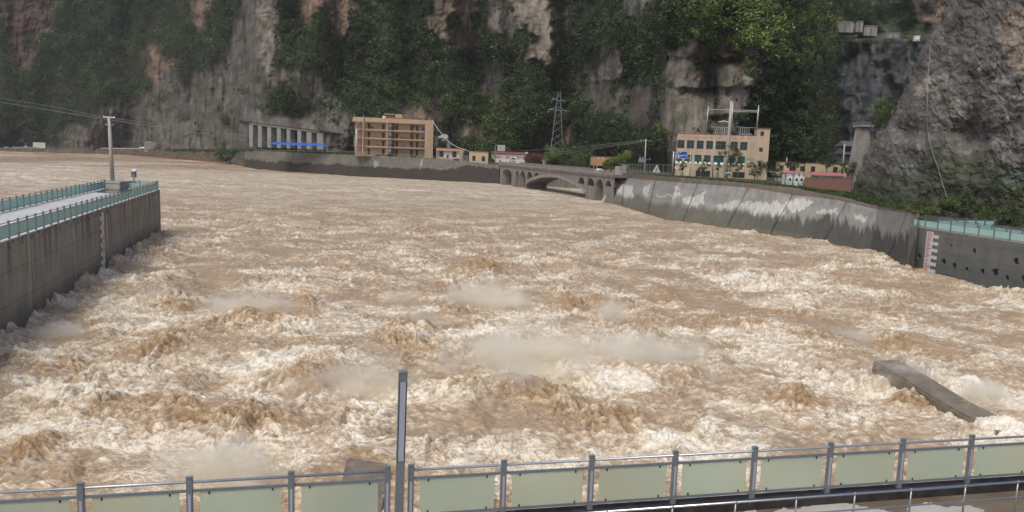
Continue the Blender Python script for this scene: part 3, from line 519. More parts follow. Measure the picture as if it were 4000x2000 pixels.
def wallc(X, Z, PX, t):
    c = np.broadcast_to(np.array([.165, .155, .13]), X.shape+(3,))*(1+.35*fb(X/5, Z/1.6, 5, 13, .6)+.2*fb(X/1.2, Z/3, 3, 14))[..., None]
    dirt = sst(.1, .5, fb(X/7, Z/4, 4, 17)); c = lerp3(c, np.broadcast_to([.12, .13, .075], c.shape), dirt*.5)
    edge = .50+.16*fb(X/9, X*0, 4, 15)+.06*pn(X/1.3, X*0, 16)+.32*sst(1680, 1900, PX)-.18*np.exp(-((PX-1340)/22)**2)*0
    wet = sst(edge+.03, edge-.03, t); c = lerp3(c, np.broadcast_to([.052, .045, .037], c.shape), wet*.95)
    pal = inpoly(PX+4*pn(X/1.2, Z/1.2, 18), t*100, [(1460, 45), (1478, 52), (1480, 70), (1465, 80), (1458, 60)]) | inpoly(PX+2*pn(X/1.2, Z/1.2, 18), t*100, [(1642, 50), (1648, 60), (1652, 95), (1645, 92), (1640, 70)]); return np.where(pal[..., None], .3, c)
EMB, _ = bank_surface('embankment_wall', 955, 1962, 'wallattr', wallc, 700, 40, 1.2, label='long grey stone retaining wall with black wet band below the apartment block', cat='wall', thick=1.5)
# terrace behind the bank top
def terrace():
    xs = np.r_[np.linspace(-700, 950, 120), np.linspace(956, 1962, 120)]; top = W(xs, pl(BANKX, YT, xs), wl(xs)[:, 1]+np.where(xs < 953, 5, 1.3))
    s = np.linspace(0, 1, 24); Db = np.interp(xs, *DB)+30
    P = np.zeros((24, len(xs), 3))
    for i, q in enumerate(s):
        d = top[:, 1]*(1-q)+Db*q; P[i, :, 0] = top[:, 0]/top[:, 1]*d; P[i, :, 1] = d; P[i, :, 2] = top[:, 2]-.06+max(0, q-.35)*2
    P[9:, :, 2] += .25*pn(P[9:, :, 0]/6, P[9:, :, 1]/6, 9)
    tag(gridmesh('ground', P, 'ground', smooth=True), kind='structure')
terrace()
# river road along the left bank
def road_left():
    xs = np.linspace(-700, 1010, 200); D = wl(xs)[:, 1]+7.5; z = W(xs, pl(BANKX, YT, xs), D-2)[:, 2]+.22
    P = np.stack([np.stack([xs*0+(xs-2000)/FPX*(D+k), D+k, z], 1) for k in (0, 7)]); tag(gridmesh('road', P, 'road'), kind='structure')
    mb = MB()
    A = [(0, 40), (150, 60), (630, 760), (1270, 1560)]
    for a, b in [(15, 31), (46, 145), (315, 378), (390, 555), (665, 745)]:
        p = Vector(((a-2000)/FPX*(wl(a)[1]+6.5), wl(a)[1]+6.5, W(a, pl(BANKX, YT, a), wl(a)[1]+5.5)[2])); q = Vector(((b-2000)/FPX*(wl(b)[1]+6.5), wl(b)[1]+6.5, W(b, pl(BANKX, YT, b), wl(b)[1]+5.5)[2]))
        m = MB(); m.hexa([p, q, q+Vector((0, .4, 0)), p+Vector((0, .4, 0))], [p+Vector((0, 0, .95)), q+Vector((0, 0, .95)), q+Vector((0, .4, .95)), p+Vector((0, .4, .95))])
        tag(m.build('road_barrier', 'conc'), {15: 'short pale concrete road barrier at the far left edge', 46: 'pale concrete road barrier behind the motorbike', 315: 'pale concrete road barrier left of the tall leaning pole', 390: 'long pale road barrier left of the parked white car', 665: 'pale road barrier right of the ruined wall'}[a], 'barrier', 'road barriers along the left bank')
road_left()

# revetment of the right bank
RX = [2350, 2395, 2600, 3000, 3170, 3400, 3535, 3575]; RYW = [790, 797, 860, 920, 940, 980, 1048, 1075]
RT = ([2395, 2412, 2550, 2700, 2880, 3111, 3143, 3292, 3400, 3549, 3600], [660, 672, 685, 697, 712, 735, 744, 770, 800, 828, 838])
RC = ([2405, 2550, 2930, 3114, 3150, 3292, 3400, 3549, 3600], [692, 705, 733, 764, 766, 785, 812, 836, 846])
def revetment():
    nx = 900; u = np.linspace(0, 1, nx); xw = 2352+u*(3568-2352); xt = 2408+u*(3590-2408)
    B = Pz(xw, np.interp(xw, RX, RYW), 0); D = B[:, 1]; sb = np.interp(u, [0, .1, 1], [4.0, 4.2, 3.2])
    Cc = W(xt, np.interp(xt, *RC), D+sb); T = W(xt, np.interp(xt, *RT), D+sb+.15)
    # keep the crest on a smooth height: use the seen height but never below the crack line
    t = np.r_[np.linspace(-.15, 1, 90)]
    P = B[None]*(1-t[:, None, None])+Cc[None]*t[:, None, None]; n2 = np.linspace(0, 1, 10)[1:]
    P2 = Cc[None]*(1-n2[:, None, None])+T[None]*n2[:, None, None]; P2[:, :, 1] -= .10; P = np.concatenate([P, P2, T[None]+np.array([.5, .9, 0])])
    tt = np.r_[t, 1+n2*.25, 1.3]; Tt = np.repeat(tt[:, None], nx, 1); X = np.repeat((u*150)[None]*1., len(tt), 0); PX = np.repeat(xt[None], len(tt), 0); S_ = X-Tt*0+Tt*2.2
    c = np.broadcast_to(np.array([.25, .242, .22]), X.shape+(3,))*(1+.22*fb(X/6, Tt*5, 5, 21)+.16*fb(S_/.9, Tt*1.5, 4, 22))[..., None]
    up = sst(.99, 1.02, Tt); c = lerp3(c, np.broadcast_to([.17, .145, .115], c.shape)*(1+.3*fb(X/2, Tt*3, 4, 23))[..., None], up)
    q = 40*0
    # white flaking coating
    px2, py2 = proj(P); w1 = px2+26*fb(X/3.5, Tt*4, 5, 24, .65); w2 = py2+24*fb(X/2.6, Tt*4, 5, 25, .65)+7*fb(S_/.5, Tt*1.5, 3, 26); wm = np.zeros(X.shape, bool)
    for poly in [[(2418, 720), (2470, 722), (2482, 760), (2470, 790), (2440, 785), (2400, 775), (2412, 740)], [(2520, 722), (2545, 722), (2530, 765), (2512, 765)], [(2630, 728), (2652, 730), (2640, 782), (2625, 780)], [(2670, 775), (2700, 768), (2755, 755), (2755, 795), (2700, 810), (2680, 800)],
                 [(2565, 760), (2660, 762), (2655, 768), (2565, 768)], [(2800, 800), (2880, 780), (2900, 790), (2880, 830), (2800, 820)], [(2870, 790), (3000, 790), (3080, 800), (3060, 840), (2960, 850), (2880, 830)], [(3070, 790), (3120, 770), (3180, 790), (3150, 815), (3090, 830)], [(3190, 820), (3280, 815), (3270, 835), (3200, 840)], [(3330, 835), (3390, 850), (3380, 870), (3330, 855)]]:
        wm |= inpoly(w1, w2, poly)
    c = np.where((wm & (Tt < .99))[..., None], np.array([.47, .45, .40])*(1+.35*fb(X/1.2, Tt*6, 4, 27))[..., None], c)
    # dark damp runs
    e = .40+.20*fb(X/5, X*0, 3, 28)+.30*fb(S_/1.6, Tt*.3, 4, 29, .6)*sst(2750, 3250, PX)+.12*sst(3050, 3300, PX); wet = sst(e+.10, e-.06, Tt); wc = lerp3(np.broadcast_to([.125, .118, .088], c.shape), np.broadcast_to([.062, .062, .05], c.shape), sst(2800, 3150, PX)); c = lerp3(c, wc, wet*.88)
    bt = sst(.16, .10, Tt)*sst(3250, 3050, PX); c = lerp3(c, np.broadcast_to([.14, .125, .085], c.shape), bt*.8)
    for jx in (2440, 2560, 2726, 2925, 3097, 3310, 3545):                      # slanting joints
        d = np.abs(px2-(jx-(py2-np.interp(jx, *RC))*np.interp(jx, [2440, 2726, 2925, 3300, 3545], [.1, .4, .55, .6, .45]))); j = np.exp(-(d/2.6)**2)*(Tt < 1.0); c = c*(1-.55*j[..., None]); P[..., 1] += .25*j
    rust = sst(.2, .45, pn(X/2.5, Tt*.8, 33))*sst(.75, 1.1, Tt)*.5; c = lerp3(c, np.broadcast_to([.24, .15, .09], c.shape), rust)
    P[..., 1] += .12*fb(X/6, Tt*3, 3, 34)
    o = gridmesh('revetment_wall', P, 'wallattr', np.clip(c, .01, .7), smooth=True); tag(o, 'long sloping concrete flood wall with flaking white coating below the power station', 'wall')
    return B, T
RB, RTOP = revetment()
def side_wall():
    # left end of the flood wall, and the stepped buttress by the bridge
    B0 = RB[0]; T0 = RTOP[0]; b = [B0+np.array([-1.0, -2., -1]), B0+np.array([2.5, -1, -1]), B0+np.array([10, 30, -1]), B0+np.array([3, 34, -1])]; t = [np.array([T0[0]-2.3, T0[1]-1, 4.2]), np.array([T0[0], T0[1]-1, 4.2]), np.array([T0[0]+6, T0[1]+28, 4.2]), np.array([T0[0]-1, T0[1]+30, 4.2])]
    m = MB().hexa(b, t); tag(m.build('buttress', 'conc'), 'stepped grey concrete buttress at the right end of the bridge', 'buttress')
side_wall()
def terrace_right():
    # ground of the power station: from the crest of the flood wall back to the cliff
    top = RTOP[::12]+np.array([.5, .8, -.12]); n = len(top); s = np.linspace(0, 1, 14); P = np.zeros((14, n, 3)); pxs, _ = proj(top)
    Db = np.interp(pxs, [2400, 2500, 2620, 3000, 3180, 3300, 3600], [400, 330, 280, 275, 270, 200, 150])
    for i, q in enumerate(s):
        d = top[:, 1]*(1-q)+Db*q; P[i, :, 0] = top[:, 0]/top[:, 1]*d; P[i, :, 1] = d; P[i, :, 2] = top[:, 2]*(1-q*.0)
    tag(gridmesh('ground', P, 'ground'), kind='structure')
    # terrace behind the bridge, across the side stream
    a = [W(1955, 640, 345), W(2700, 690, 292), W(2700, 690, 420), W(1955, 640, 470)]
    z0 = 8.3; m = MB(); m.hexa([(q[0], q[1], -1) for q in a], [(q[0], q[1], z0) for q in a]); tag(m.build('ground', 'ground'), kind='structure')
    w0, w1 = a[0], a[1]; m = MB(); m.hexa([(w0[0], w0[1]-1, -1), (w1[0], w1[1]-1, -1), (w1[0], w1[1]-.1, -1), (w0[0], w0[1]-.1, -1)], [(w0[0], w0[1]-1, z0+.3), (w1[0], w1[1]-1, z0+.3), (w1[0], w1[1]-.1, z0+.3), (w0[0], w0[1]-.1, z0+.3)])
    tag(m.build('stream_wall', 'concd'), 'tan retaining wall of the side stream seen through the bridge arch', 'wall')
terrace_right()
def grass():
    n = 5200; u = rng.uniform(0, 1, n); k = (u*(len(RTOP)-1)).astype(int); px0, _ = proj(RTOP[k]); off = rng.uniform(.4, 7, n)+.0
    dens = np.interp(px0, [2400, 2500, 2700, 3100, 3200, 3600], [.1, .2, .35, .5, 1, 1]); off = off*np.interp(px0, [2400, 3100, 3250, 3600], [.35, .5, 1.4, 1.2]); keep = rng.uniform(0, 1, n) < dens
    P = RTOP[k]+np.stack([off*.8, off, off*0-.1], 1); P = P[keep]; n = len(P); R = rng.uniform(.25, .75, n)*np.interp(px0[keep], [2400, 3100, 3300], [.6, .7, 1.1]); P[:, 2] += R*.35
    fr = np.clip(rng.uniform(0, 1, n)*.6+.5*fb(P[:, 0]/4, P[:, 1]/4, 2, 5), 0, 1); col = lerp3(np.broadcast_to([.04, .06, .022], (n, 3)), np.broadcast_to([.14, .19, .045], (n, 3)), fr)
    tag(leaf_obj('grass', P, R, 34, .13, col, squash=.6), 'weeds and grass along the crest of the right flood wall', kind='stuff')
    n = 1400; xs = rng.uniform(640, 1900, n); D = wl(xs)[:, 1]+rng.uniform(1.8, 8, n); P = W(xs, pl(BANKX, YT, xs), D); P[:, 2] = W(xs, pl(BANKX, YT, xs), wl(xs)[:, 1]+1.3)[:, 2]+.1; dn = fb(xs/40, xs*0, 3, 6)+.15+(xs < 1380)*.25-(xs > 1480)*.5; k = dn > rng.uniform(-.2, .5, n)
    P = P[k]; n = len(P); R = rng.uniform(.4, 1.3, n); tag(leaf_obj('weeds', P, R, 40, .3, lerp3(np.broadcast_to([.035, .055, .02], (n, 3)), np.broadcast_to([.10, .14, .04], (n, 3)), rng.uniform(0, 1, n))), 'weeds on top of the far retaining wall', kind='stuff')
grass()

# ---------------------------------------------------------------- left pier
def poly_prism(name, top, z0, z1, m, parent=None): b = MB(); b.hexa([(x, y, z0) for x, y in top], [(x, y, z1) for x, y in top]); return b.build(name, m, parent)
ZP = 6.5; PA = np.array([-51.3, 111.2]); PB = np.array([-58.3, 109.0]); PC = np.array([-33.48, 49.72]); pdv = (PC-PA)/np.linalg.norm(PC-PA); PN = PA+pdv*100; PBN = PB+pdv*98
def grid_face(name, a, b, z0, z1, nx, nz, m, colf, parent=None, batter=0., nrm=None):
    a = np.array(a, float); b = np.array(b, float); L = np.linalg.norm(b-a); u = np.linspace(0, 1, nx); z = np.linspace(z0, z1, nz); P = np.zeros((nz, nx, 3))
    P[..., :2] = a+(b-a)*u[None, :, None]
    if nrm is not None: P[..., :2] += np.array(nrm)*((z1-z)/(z1-z0)*batter)[:, None, None]
    P[..., 2] = z[:, None]; X = np.repeat((u*L)[None], nz, 0); Z = P[..., 2]; return gridmesh(name, P, m, np.clip(colf(X, Z, P), .01, .8), parent, smooth=False)
def pierc(X, Z, P):
    c = np.broadcast_to(np.array([.30, .275, .225]), X.shape+(3,))*(1+.25*fb(X/4, Z/2.5, 5, 41, .6)+.14*fb(X/.5, Z/4, 3, 42))[..., None]
    for j in (6.5, 14.5, 20.5, 33, 45.5, 58): c = c*(1-.6*np.exp(-((X-j-.04*pn(Z*2, Z*0, 3))/.09)**2)[..., None]); c = c*(1+.22*(np.exp(-((X-j-.6)/.5)**2))[..., None])
    for j in (4.4, 2.2): c = c*(1-.3*np.exp(-((Z-j-.03*pn(X, X*0, 4))/.05)**2)[..., None])
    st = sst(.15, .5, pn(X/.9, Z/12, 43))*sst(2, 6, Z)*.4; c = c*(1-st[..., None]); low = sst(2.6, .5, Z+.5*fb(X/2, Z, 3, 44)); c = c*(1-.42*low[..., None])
    chip = (Z > 5.9+.25*fb(X/.6, Z/.3, 3, 45)) & (fb(X/.7, Z/.5, 3, 46) > .12); return np.where(chip[..., None], c*.55, c)
pier = thing('river_pier', 'long concrete river pier with white wet deck on the left', 'pier', (PA[0], PA[1], 0))
def local(parent, pts): o = np.array(parent.location); return pts-o
def pier_build():
    L = [tuple(np.array(p)-PA) for p in (PA, PB, PBN, PN)]; top = poly_prism('deck', L, 5.6, ZP, 'deck', pier)
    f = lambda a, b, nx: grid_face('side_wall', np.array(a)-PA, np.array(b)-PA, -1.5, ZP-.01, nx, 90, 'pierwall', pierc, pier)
    n = np.array([-pdv[1], pdv[0]]); n = n if n@np.array([1, 0]) > 0 else -n
    f(PA+n*.03, PN+n*.03, 800); f(PB-pdv*.03, PA-pdv*.03, 100); f(PB-n*.03, PBN-n*.03, 200)
pier_build()
pm = MB(); pp = PA*.45+PB*.55+pdv*4.6; 
for k, (dx, dy) in enumerate([(0, 0)]):
    t = [PA+(PB-PA)*a+pdv*b for a, b in ((.08, .4), (.92, .4), (.9, 8.8), (.6, 10.5), (.45, 9.4), (.2, 9.9), (.1, 6))]; i = len(pm.v); pm.v += [(q[0], q[1], ZP+.006) for q in t]; pm.f.append(tuple(range(i, i+len(t))))
tag(pm.build('puddle', 'puddle'), kind='structure')

# railings with glass panels: posts, top pipe, panel rails, panels with clips
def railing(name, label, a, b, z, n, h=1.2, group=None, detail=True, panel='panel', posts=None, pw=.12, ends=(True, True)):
    a = np.array(a, float); b = np.array(b, float); L = np.linalg.norm(b-a); u = (b-a)/L; rz = math.atan2(u[1], u[0]); t = thing(name, label, 'railing', (a[0], a[1], z), rz, group)
    ps = posts if posts is not None else [L*i/n for i in range(n+1)]; w = pw/2
    pm = MB(); pm.box(-w, w, -w*.7, w*.7, 0, h); pm.box(-w*1.12, w*1.12, -w*.85, w*.85, h, h+.02); me = None
    for i, s in enumerate(ps):
        if me is None: o = pm.build('post', 'greym', t, bevel=.008 if detail else 0); me = o
        else: o = me.copy(); COL.objects.link(o); o.parent = t
        o.location = (s, 0, 0)
        if detail: st = MB().box(-w*.42, w*.42, -w*.7-.006, -w*.7+.001, .22, h-.33); q = st.build('light_strip', 'strip', o)
    MB().tube([(ps[0], 0, h-.09), (ps[-1], 0, h-.09)], .028 if detail else .03, 10).build('handrail', 'railm' if detail else 'greym', t, True)
    MB().box(ps[0], ps[-1], -.022, .022, h-.295, h-.245).build('upper_panel_rail', 'greym', t); MB().box(ps[0], ps[-1], -.022, .022, .13, .18).build('lower_panel_rail', 'greym', t)
    for s0, s1 in zip(ps[:-1], ps[1:]):
        g = .13 if detail else .07
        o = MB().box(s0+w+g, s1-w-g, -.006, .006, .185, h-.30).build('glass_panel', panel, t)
        if detail:
            for x in (s0+w+g+.17, s1-w-g-.17):
                for zz in (.185, h-.30): MB().box(x-.014, x+.014, -.02, .02, zz-.01 if zz > .5 else zz-.01, zz+.055 if zz < .5 else zz+.01) if False else MB().box(x-.015, x+.015, -.018, .018, (zz-.055) if zz > .5 else zz, zz if zz > .5 else zz+.055).build('clip', 'clip', o)
    return t
nn = np.array([-pdv[1], pdv[0]]); nn = nn if nn[0] > 0 else -nn
ra, rb = PA-nn*.2+pdv*.2, PN-nn*.2
railing('glass_railing', 'teal glass railing along the river edge of the left pier', ra, ra+pdv*96, ZP, 50, h=1.25, group='glass railings on the left pier', detail=False, panel='panel2', pw=.16)
la = PB+nn*.2+pdv*.2
railing('glass_railing', 'teal glass railing along the back edge of the left pier', la, la+pdv*92, ZP, 48, h=1.25, group='glass railings on the left pier', detail=False, panel='panel2', pw=.16)
railing('glass_railing', 'short railing across the end of the left pier behind the blue bin', la+(ra-la)*.02, ra-(ra-la)*.02, ZP, 3, h=1.25, group='glass railings on the left pier', detail=False, panel='panel2', pw=.16)

# ---------------------------------------------------------------- right wall
ZQ = 5.8; QA = np.array([53.0, 102.4]); QB = np.array([55.61, 83.0]); qd = (QB-QA)/np.linalg.norm(QB-QA); QN = QA+qd*60; qn = np.array([1., .13])
HOLES = [(612, 650, 14, 22), (738, 672, 22, 26), (922, 715, 22, 30), (1055, 765, 18, 30), (1212, 810, 14, 18), (1408, 835, 18, 26), (1305, 582, 14, 26), (1568, 848, 28, 34), (1718, 918, 16, 26), (1828, 710, 24, 30), (672, 866, 18, 22), (958, 915, 24, 26), (1130, 995, 20, 28), (1283, 1040, 24, 30), (1435, 1065, 22, 36), (1638, 1118, 32, 34), (1795, 1125, 30, 18), (1918, 935, 14, 40), (1015, 515, 6, 8)]
def rightc(X, Z, P):
    c = np.broadcast_to(np.array([.15, .15, .137]), X.shape+(3,))*(1+.22*fb(X/4, Z/1.5, 5, 51, .6)+.08*fb(X/.5, Z/3, 3, 52))[..., None]
    low = sst(4.2, 1.0, Z+.4*fb(X/3, Z, 3, 53)); c = lerp3(c, np.broadcast_to([.095, .105, .10], c.shape), low*.75)
    for j in (4.9, 3.1, 1.5): c = c*(1-.25*np.exp(-((Z-j-.05*X*0-.04*pn(X, X*0, 54))/.04)**2)[..., None])
    return c
rw = thing('flood_wall', 'dark grey concrete wall with rows of square recesses on the right', 'wall', (QA[0], QA[1], 0))
def right_wall():
    # wall face batters outward towards the water; the recesses are real pockets, with shade also painted in
    a, b = QA, QN; L = 60.; nx, nz = 900, 130; u = np.linspace(0, 1, nx); z = np.linspace(-1.5, ZQ-.02, nz); P = np.zeros((nz, nx, 3)); P[..., :2] = a+(b-a)*u[None, :, None]; P[..., 2] = z[:, None]
    px, py = proj(P+0); dep = np.zeros(px.shape); n = np.array([qd[1], -qd[0]]); n = n if n[0] > 0 else -n; c = rightc(np.repeat((u*L)[None], nz, 0), P[..., 2], P)
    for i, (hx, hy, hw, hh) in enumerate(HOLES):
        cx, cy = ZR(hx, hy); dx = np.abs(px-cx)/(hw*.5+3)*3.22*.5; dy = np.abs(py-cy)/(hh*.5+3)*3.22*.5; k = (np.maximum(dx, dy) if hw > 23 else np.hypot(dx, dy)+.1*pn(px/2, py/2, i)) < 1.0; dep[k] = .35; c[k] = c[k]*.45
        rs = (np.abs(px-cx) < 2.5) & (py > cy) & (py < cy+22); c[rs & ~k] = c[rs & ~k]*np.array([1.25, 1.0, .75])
    P[..., :2] += n*dep[..., None]; P[..., :2] -= a
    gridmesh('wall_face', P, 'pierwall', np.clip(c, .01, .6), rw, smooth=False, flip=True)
    back = n*4; pts = [(0, 0), tuple(QN-QA), tuple(QN-QA+back), tuple(back+qd*0)]; poly_prism('wall_top', [tuple(np.array(p)+n*.0) for p in pts], ZQ-.4, ZQ, 'conc', rw)
    m = MB(); m.quad((0, 0, -1.5), (*back, -1.5), (*back, ZQ-.42), (0, 0, ZQ-.42)); m.build('wall_end', 'concd', rw)
right_wall()
n_ = np.array([qd[1], -qd[0]]); n_ = n_ if n_[0] > 0 else -n_
railing('glass_railing', 'teal glass railing on top of the right flood wall', QA+n_*.25+qd*.2, QA+n_*.25+qd*48.2, ZQ, 20, h=1.25, group='glass railings on the right wall', detail=False, panel='panel2', pw=.14)
railing('glass_railing', 'far teal glass railing along the rock side of the right wall', QA+n_*3.8+qd*.2+n_*.1, QA+n_*3.8+qd*48, ZQ, 20, h=1.25, group='glass railings on the right wall', detail=False, panel='panel2', pw=.14)
railing('glass_railing', 'short grey railing running back from the tip of the right wall', QA+n_*3.9+qd*.1, QA+n_*3.9+np.array([8.5, 1.5]), ZQ, 6, h=1.25, group='glass railings on the right wall', detail=False, panel='panel2', pw=.14)
m = MB(); gp_ = [(QA[0]+3.9, QA[1]-.5), (QN[0]+3.9, QN[1]), (QN[0]+60, QN[1]), (QA[0]+60, QA[1]+60), (QA[0]+16, QA[1]+45), (QA[0]+6.5, QA[1]+8)]; m.hexa([(x, y, 2) for x, y in gp_], [(x, y, ZQ-.05) for x, y in gp_]); tag(m.build('ground', 'ground'), kind='structure')

# staff gauges: long board with stepped tabs and red figures
def gauge(label, pa, pb, origin, ux, side, w, zt, zb, off, red=.9):
    """pa: top point, pb: bottom point (x,y) along the wall face, tabs on one side"""
    t = thing('water_gauge', label, 'gauge', (pa[0], pa[1], 0), math.atan2(ux[1], ux[0]), 'water level gauges on the river walls'); n = int((zt-zb)/.9)+1
    m = MB().box(-w, 0, -off-.03, -off, zb, zt)
    for k in range(n):
        z = zt-.35-k*.88; x0, x1 = (0, w*.85) if side > 0 else (-w*1.85, -w)
        if z-.42 > zb: m.box(x0, x1, -off-.03, -off, z-.42, z)
    m.build('board', 'gaugeboard', t); rr = random.Random(5)
    for k in range(int((zt-zb)/.22)):
        z = zt-.12-k*.22
        if rr.random() < red:
            wd = rr.uniform(.35, .75)*w; r = MB(); r.box(-w*.82, -w*.82+wd, -off-.036, -off-.031, z-.13, z-.03)
            if k % 2: r.box(-w*.82, -w*.7, -off-.037, -off-.032, z-.2, z-.13)
            r.build('red_mark', 'gaugered', t)
gr = Pz(*ZR(868, 345), 5.5); gs = float((gr[:2]-QA)@qd); gp = QA+qd*(gs); gauge('white staff gauge with red figures on the dark right wall', gp, None, None, qd, 1, 1.25, 5.5, -.6, .0, .95)
gl = Pz(403, 828, 6.2); s_ = float((gl[:2]-PA)@pdv); gp = PA+pdv*s_+nn*.06
t0 = -pdv; gauge('faded white staff gauge on the side wall of the left pier', gp, None, None, t0, -1, .95, 6.2, -.3, .03, .35)

# ---------------------------------------------------------------- drowned divider walls in the river
def divider(label, secs):
    """sections along the wall: (left x, left y, right x, right y, top z)"""
    m = MB()
    for (a, b, c, d, z) in secs: m.v += [(a, b, -1.6), (a, b, z), (c, d, z), (c, d, -1.6)]
    n = len(secs)
    for i in range(n-1):
        for j in range(4): k = (j+1) % 4; m.f.append((i*4+j, (i+1)*4+j, (i+1)*4+k, i*4+k))
    m.f.append((3, 2, 1, 0)[::-1]); m.f.append(tuple((n-1)*4+j for j in (3, 2, 1, 0))); o = m.build('divider_wall', 'drowned', None, bevel=.10); return tag(o, label, 'wall', 'divider walls standing in the river')
divider('dark divider wall tip standing out of the white water on the right', [(23.1, 47.6, 25.0, 48.2, 1.3), (23.6, 45.2, 25.5, 45.6, 1.05), (24.4, 42, 26.3, 42.3, .5), (25.2, 38, 27.1, 38, .22), (28, 24.5, 29.9, 24.5, -.6)])
divider('grey drowned divider wall in the foam left of the lamp post', [(-6.5, 30.2, -4.65, 29.7, .92), (-6.1, 27, -4.3, 26.8, .75), (-5.4, 17.4, -3.6, 17.4, .3)])
# ---------------------------------------------------------------- near walkway, railings, lamp
ZN = 5.8; na = Pz(314, 1885, 7.05)[:2]; nb = Pz(3799, 1699, 7.05)[:2]; nd = (nb-na)/np.linalg.norm(nb-na); nq = np.array([nd[1], -nd[0]])   # nq points to the camera
def on_rail(px, py): return float((Pz(px, py, 7.05)[:2]-na)@nd)
s1 = [on_rail(*q) for q in ((314, 1885), (739, 1864), (1138, 1841), (1514, 1820))]; stp = (s1[-1]-s1[0])/3; s1 = [s1[0]-stp*2, s1[0]-stp]+s1
s2 = [on_rail(*q) for q in ((1607, 1819), (1970, 1797), (2316, 1777), (2646, 1758), (2959, 1744), (3252, 1725), (3531, 1713), (3799, 1699))]; st2 = (s2[-1]-s2[0])/7; s2 = [s2[0]+st2*i for i in range(13)]
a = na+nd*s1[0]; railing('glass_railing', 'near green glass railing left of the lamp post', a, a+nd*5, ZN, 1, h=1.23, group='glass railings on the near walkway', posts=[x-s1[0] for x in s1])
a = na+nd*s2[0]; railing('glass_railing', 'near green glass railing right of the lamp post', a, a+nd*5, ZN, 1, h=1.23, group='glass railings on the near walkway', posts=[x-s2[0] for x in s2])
def walkway():
    far = [na+nd*s-nq*.22 for s in (-12, 24)]; nr = [na+nd*s+nq*9 for s in (24, -12)]
    floor = [na+nd*s+nq*.18 for s in (-12, 24)]+nr
    w = thing('walkway', 'wet concrete walkway behind the near glass railing with black kerb beam', 'walkway', (0, 0, 0))
    poly_prism('floor_slab', [tuple(p) for p in floor], ZN-1.0, ZN-.2, 'wetfloor', w)
    poly_prism('kerb_beam', [tuple(na+nd*-12-nq*.22), tuple(na+nd*24-nq*.22), tuple(na+nd*24+nq*.175), tuple(na+nd*-12+nq*.175)], ZN-1.3, ZN, 'beam', w)
walkway()
def puddles():  # pale patches painted where the wet walkway mirrors the sky
    for k, pl_ in enumerate([[(3010, 2010), (3060, 1985), (3105, 1992), (3160, 1975), (3230, 1968), (3290, 1962), (3345, 1975), (3420, 1985), (3480, 2000), (3420, 2030), (3100, 2060)], [(3540, 1985), (3600, 1966), (3640, 1962), (3690, 1978), (3790, 1976), (3850, 1992), (3830, 2030), (3560, 2040)], [(2870, 1975+30), (2950, 1992), (3000, 2020), (2900, 2040)]]):
        pts = []
        for i in range(len(pl_)):
            a, b = np.array(pl_[i], float), np.array(pl_[(i+1) % len(pl_)], float)
            for t in np.linspace(0, 1, 7)[:-1]: q = a+(b-a)*t; pts.append((q[0]+rng.normal()*3, q[1]+rng.normal()*2.5))
        m = MB(); P = [Pz(x, y, ZN-.194) for x, y in pts]; m.v = [tuple(p) for p in P]; m.f = [tuple(reversed(range(len(P))))]; tag(m.build('sky_reflection_patch', 'skypud'), kind='structure')
puddles()
def pipe_rail():
    top = [Pz(2627, 1980, 6.62), Pz(3977, 1883, 6.62)]; d = (top[1]-top[0])[:2]; L = np.linalg.norm(d); d /= L; o = top[0][:2]-d*6
    t = thing('pipe_railing', 'shiny stainless steel pipe railing on the walkway at lower right', 'railing', (o[0], o[1], ZN-.2), math.atan2(d[1], d[0])); h = 6.62-(ZN-.2)
    MB().tube([(0, 0, h), (22, 0, h)], .026, 12).build('handrail', 'steel', t, True); MB().tube([(0, 0, h-.36), (22, 0, h-.36)], .019, 10).build('middle_rail', 'steel', t, True)
    MB().tube([(0, 0, h-.72), (22, 0, h-.72)], .019, 10).build('lower_rail', 'steel', t, True)
    ss = [float((Pz(x, y, 6.62)[:2]-o)@d) for x, y in ((2627, 1980), (3977, 1883))]; stp = (ss[1]-ss[0])/6; base = None
    for k in range(-5, 12):
        s = ss[0]+k*stp
        if not 0 < s < 22: continue
        if base is None: p = MB(); p.tube([(0, 0, 0), (0, 0, h-.01)], .02, 10); p.ball((0, 0, h), .034, 10); base = p.build('post', 'greym2', t, True); q = base
        else: q = base.copy(); COL.objects.link(q); q.parent = t
        q.location = (s, 0, 0)
pipe_rail()
def lamp():
    s = on_rail(1560, 1820); b = na+nd*s+nq*.06; t = thing('lamp_post', 'tall square grey lamp post with long lavender light panel between the near railings', 'lamp post', (b[0], b[1], ZN), math.atan2(nd[1], nd[0]))
    D = b[1]; h = float(W(1572, 1457, D)[2])-ZN; w = .088
    p = MB().box(-w, w, -w*.75, w*.75, 0, h); t.rotation_euler = (0, math.radians(.7), math.atan2(nd[1], nd[0]))
    o = p.build('column', 'greym', t, bevel=.006); MB().box(-w*1.03, w*1.03, -w*.8, w*.8, h, h+.045).build('cap', 'railm', t, bevel=.01)
    h1 = float(W(1560, 1797, D)[2])-ZN; h2 = float(W(1568, 1490, D)[2])-ZN
    MB().box(-w*.68, w*.68, -w*.75-.008, -w*.75+.001, h1, h2).build('light_panel', 'strip', t)
    f = MB(); 
    for x0, x1 in ((-w*.82, -w*.69), (w*.69, w*.82)): f.box(x0, x1, -w*.75-.014, -w*.75+.001, h1-.02, h2+.02)
    f.build('panel_frame', 'clip', t)
lamp()
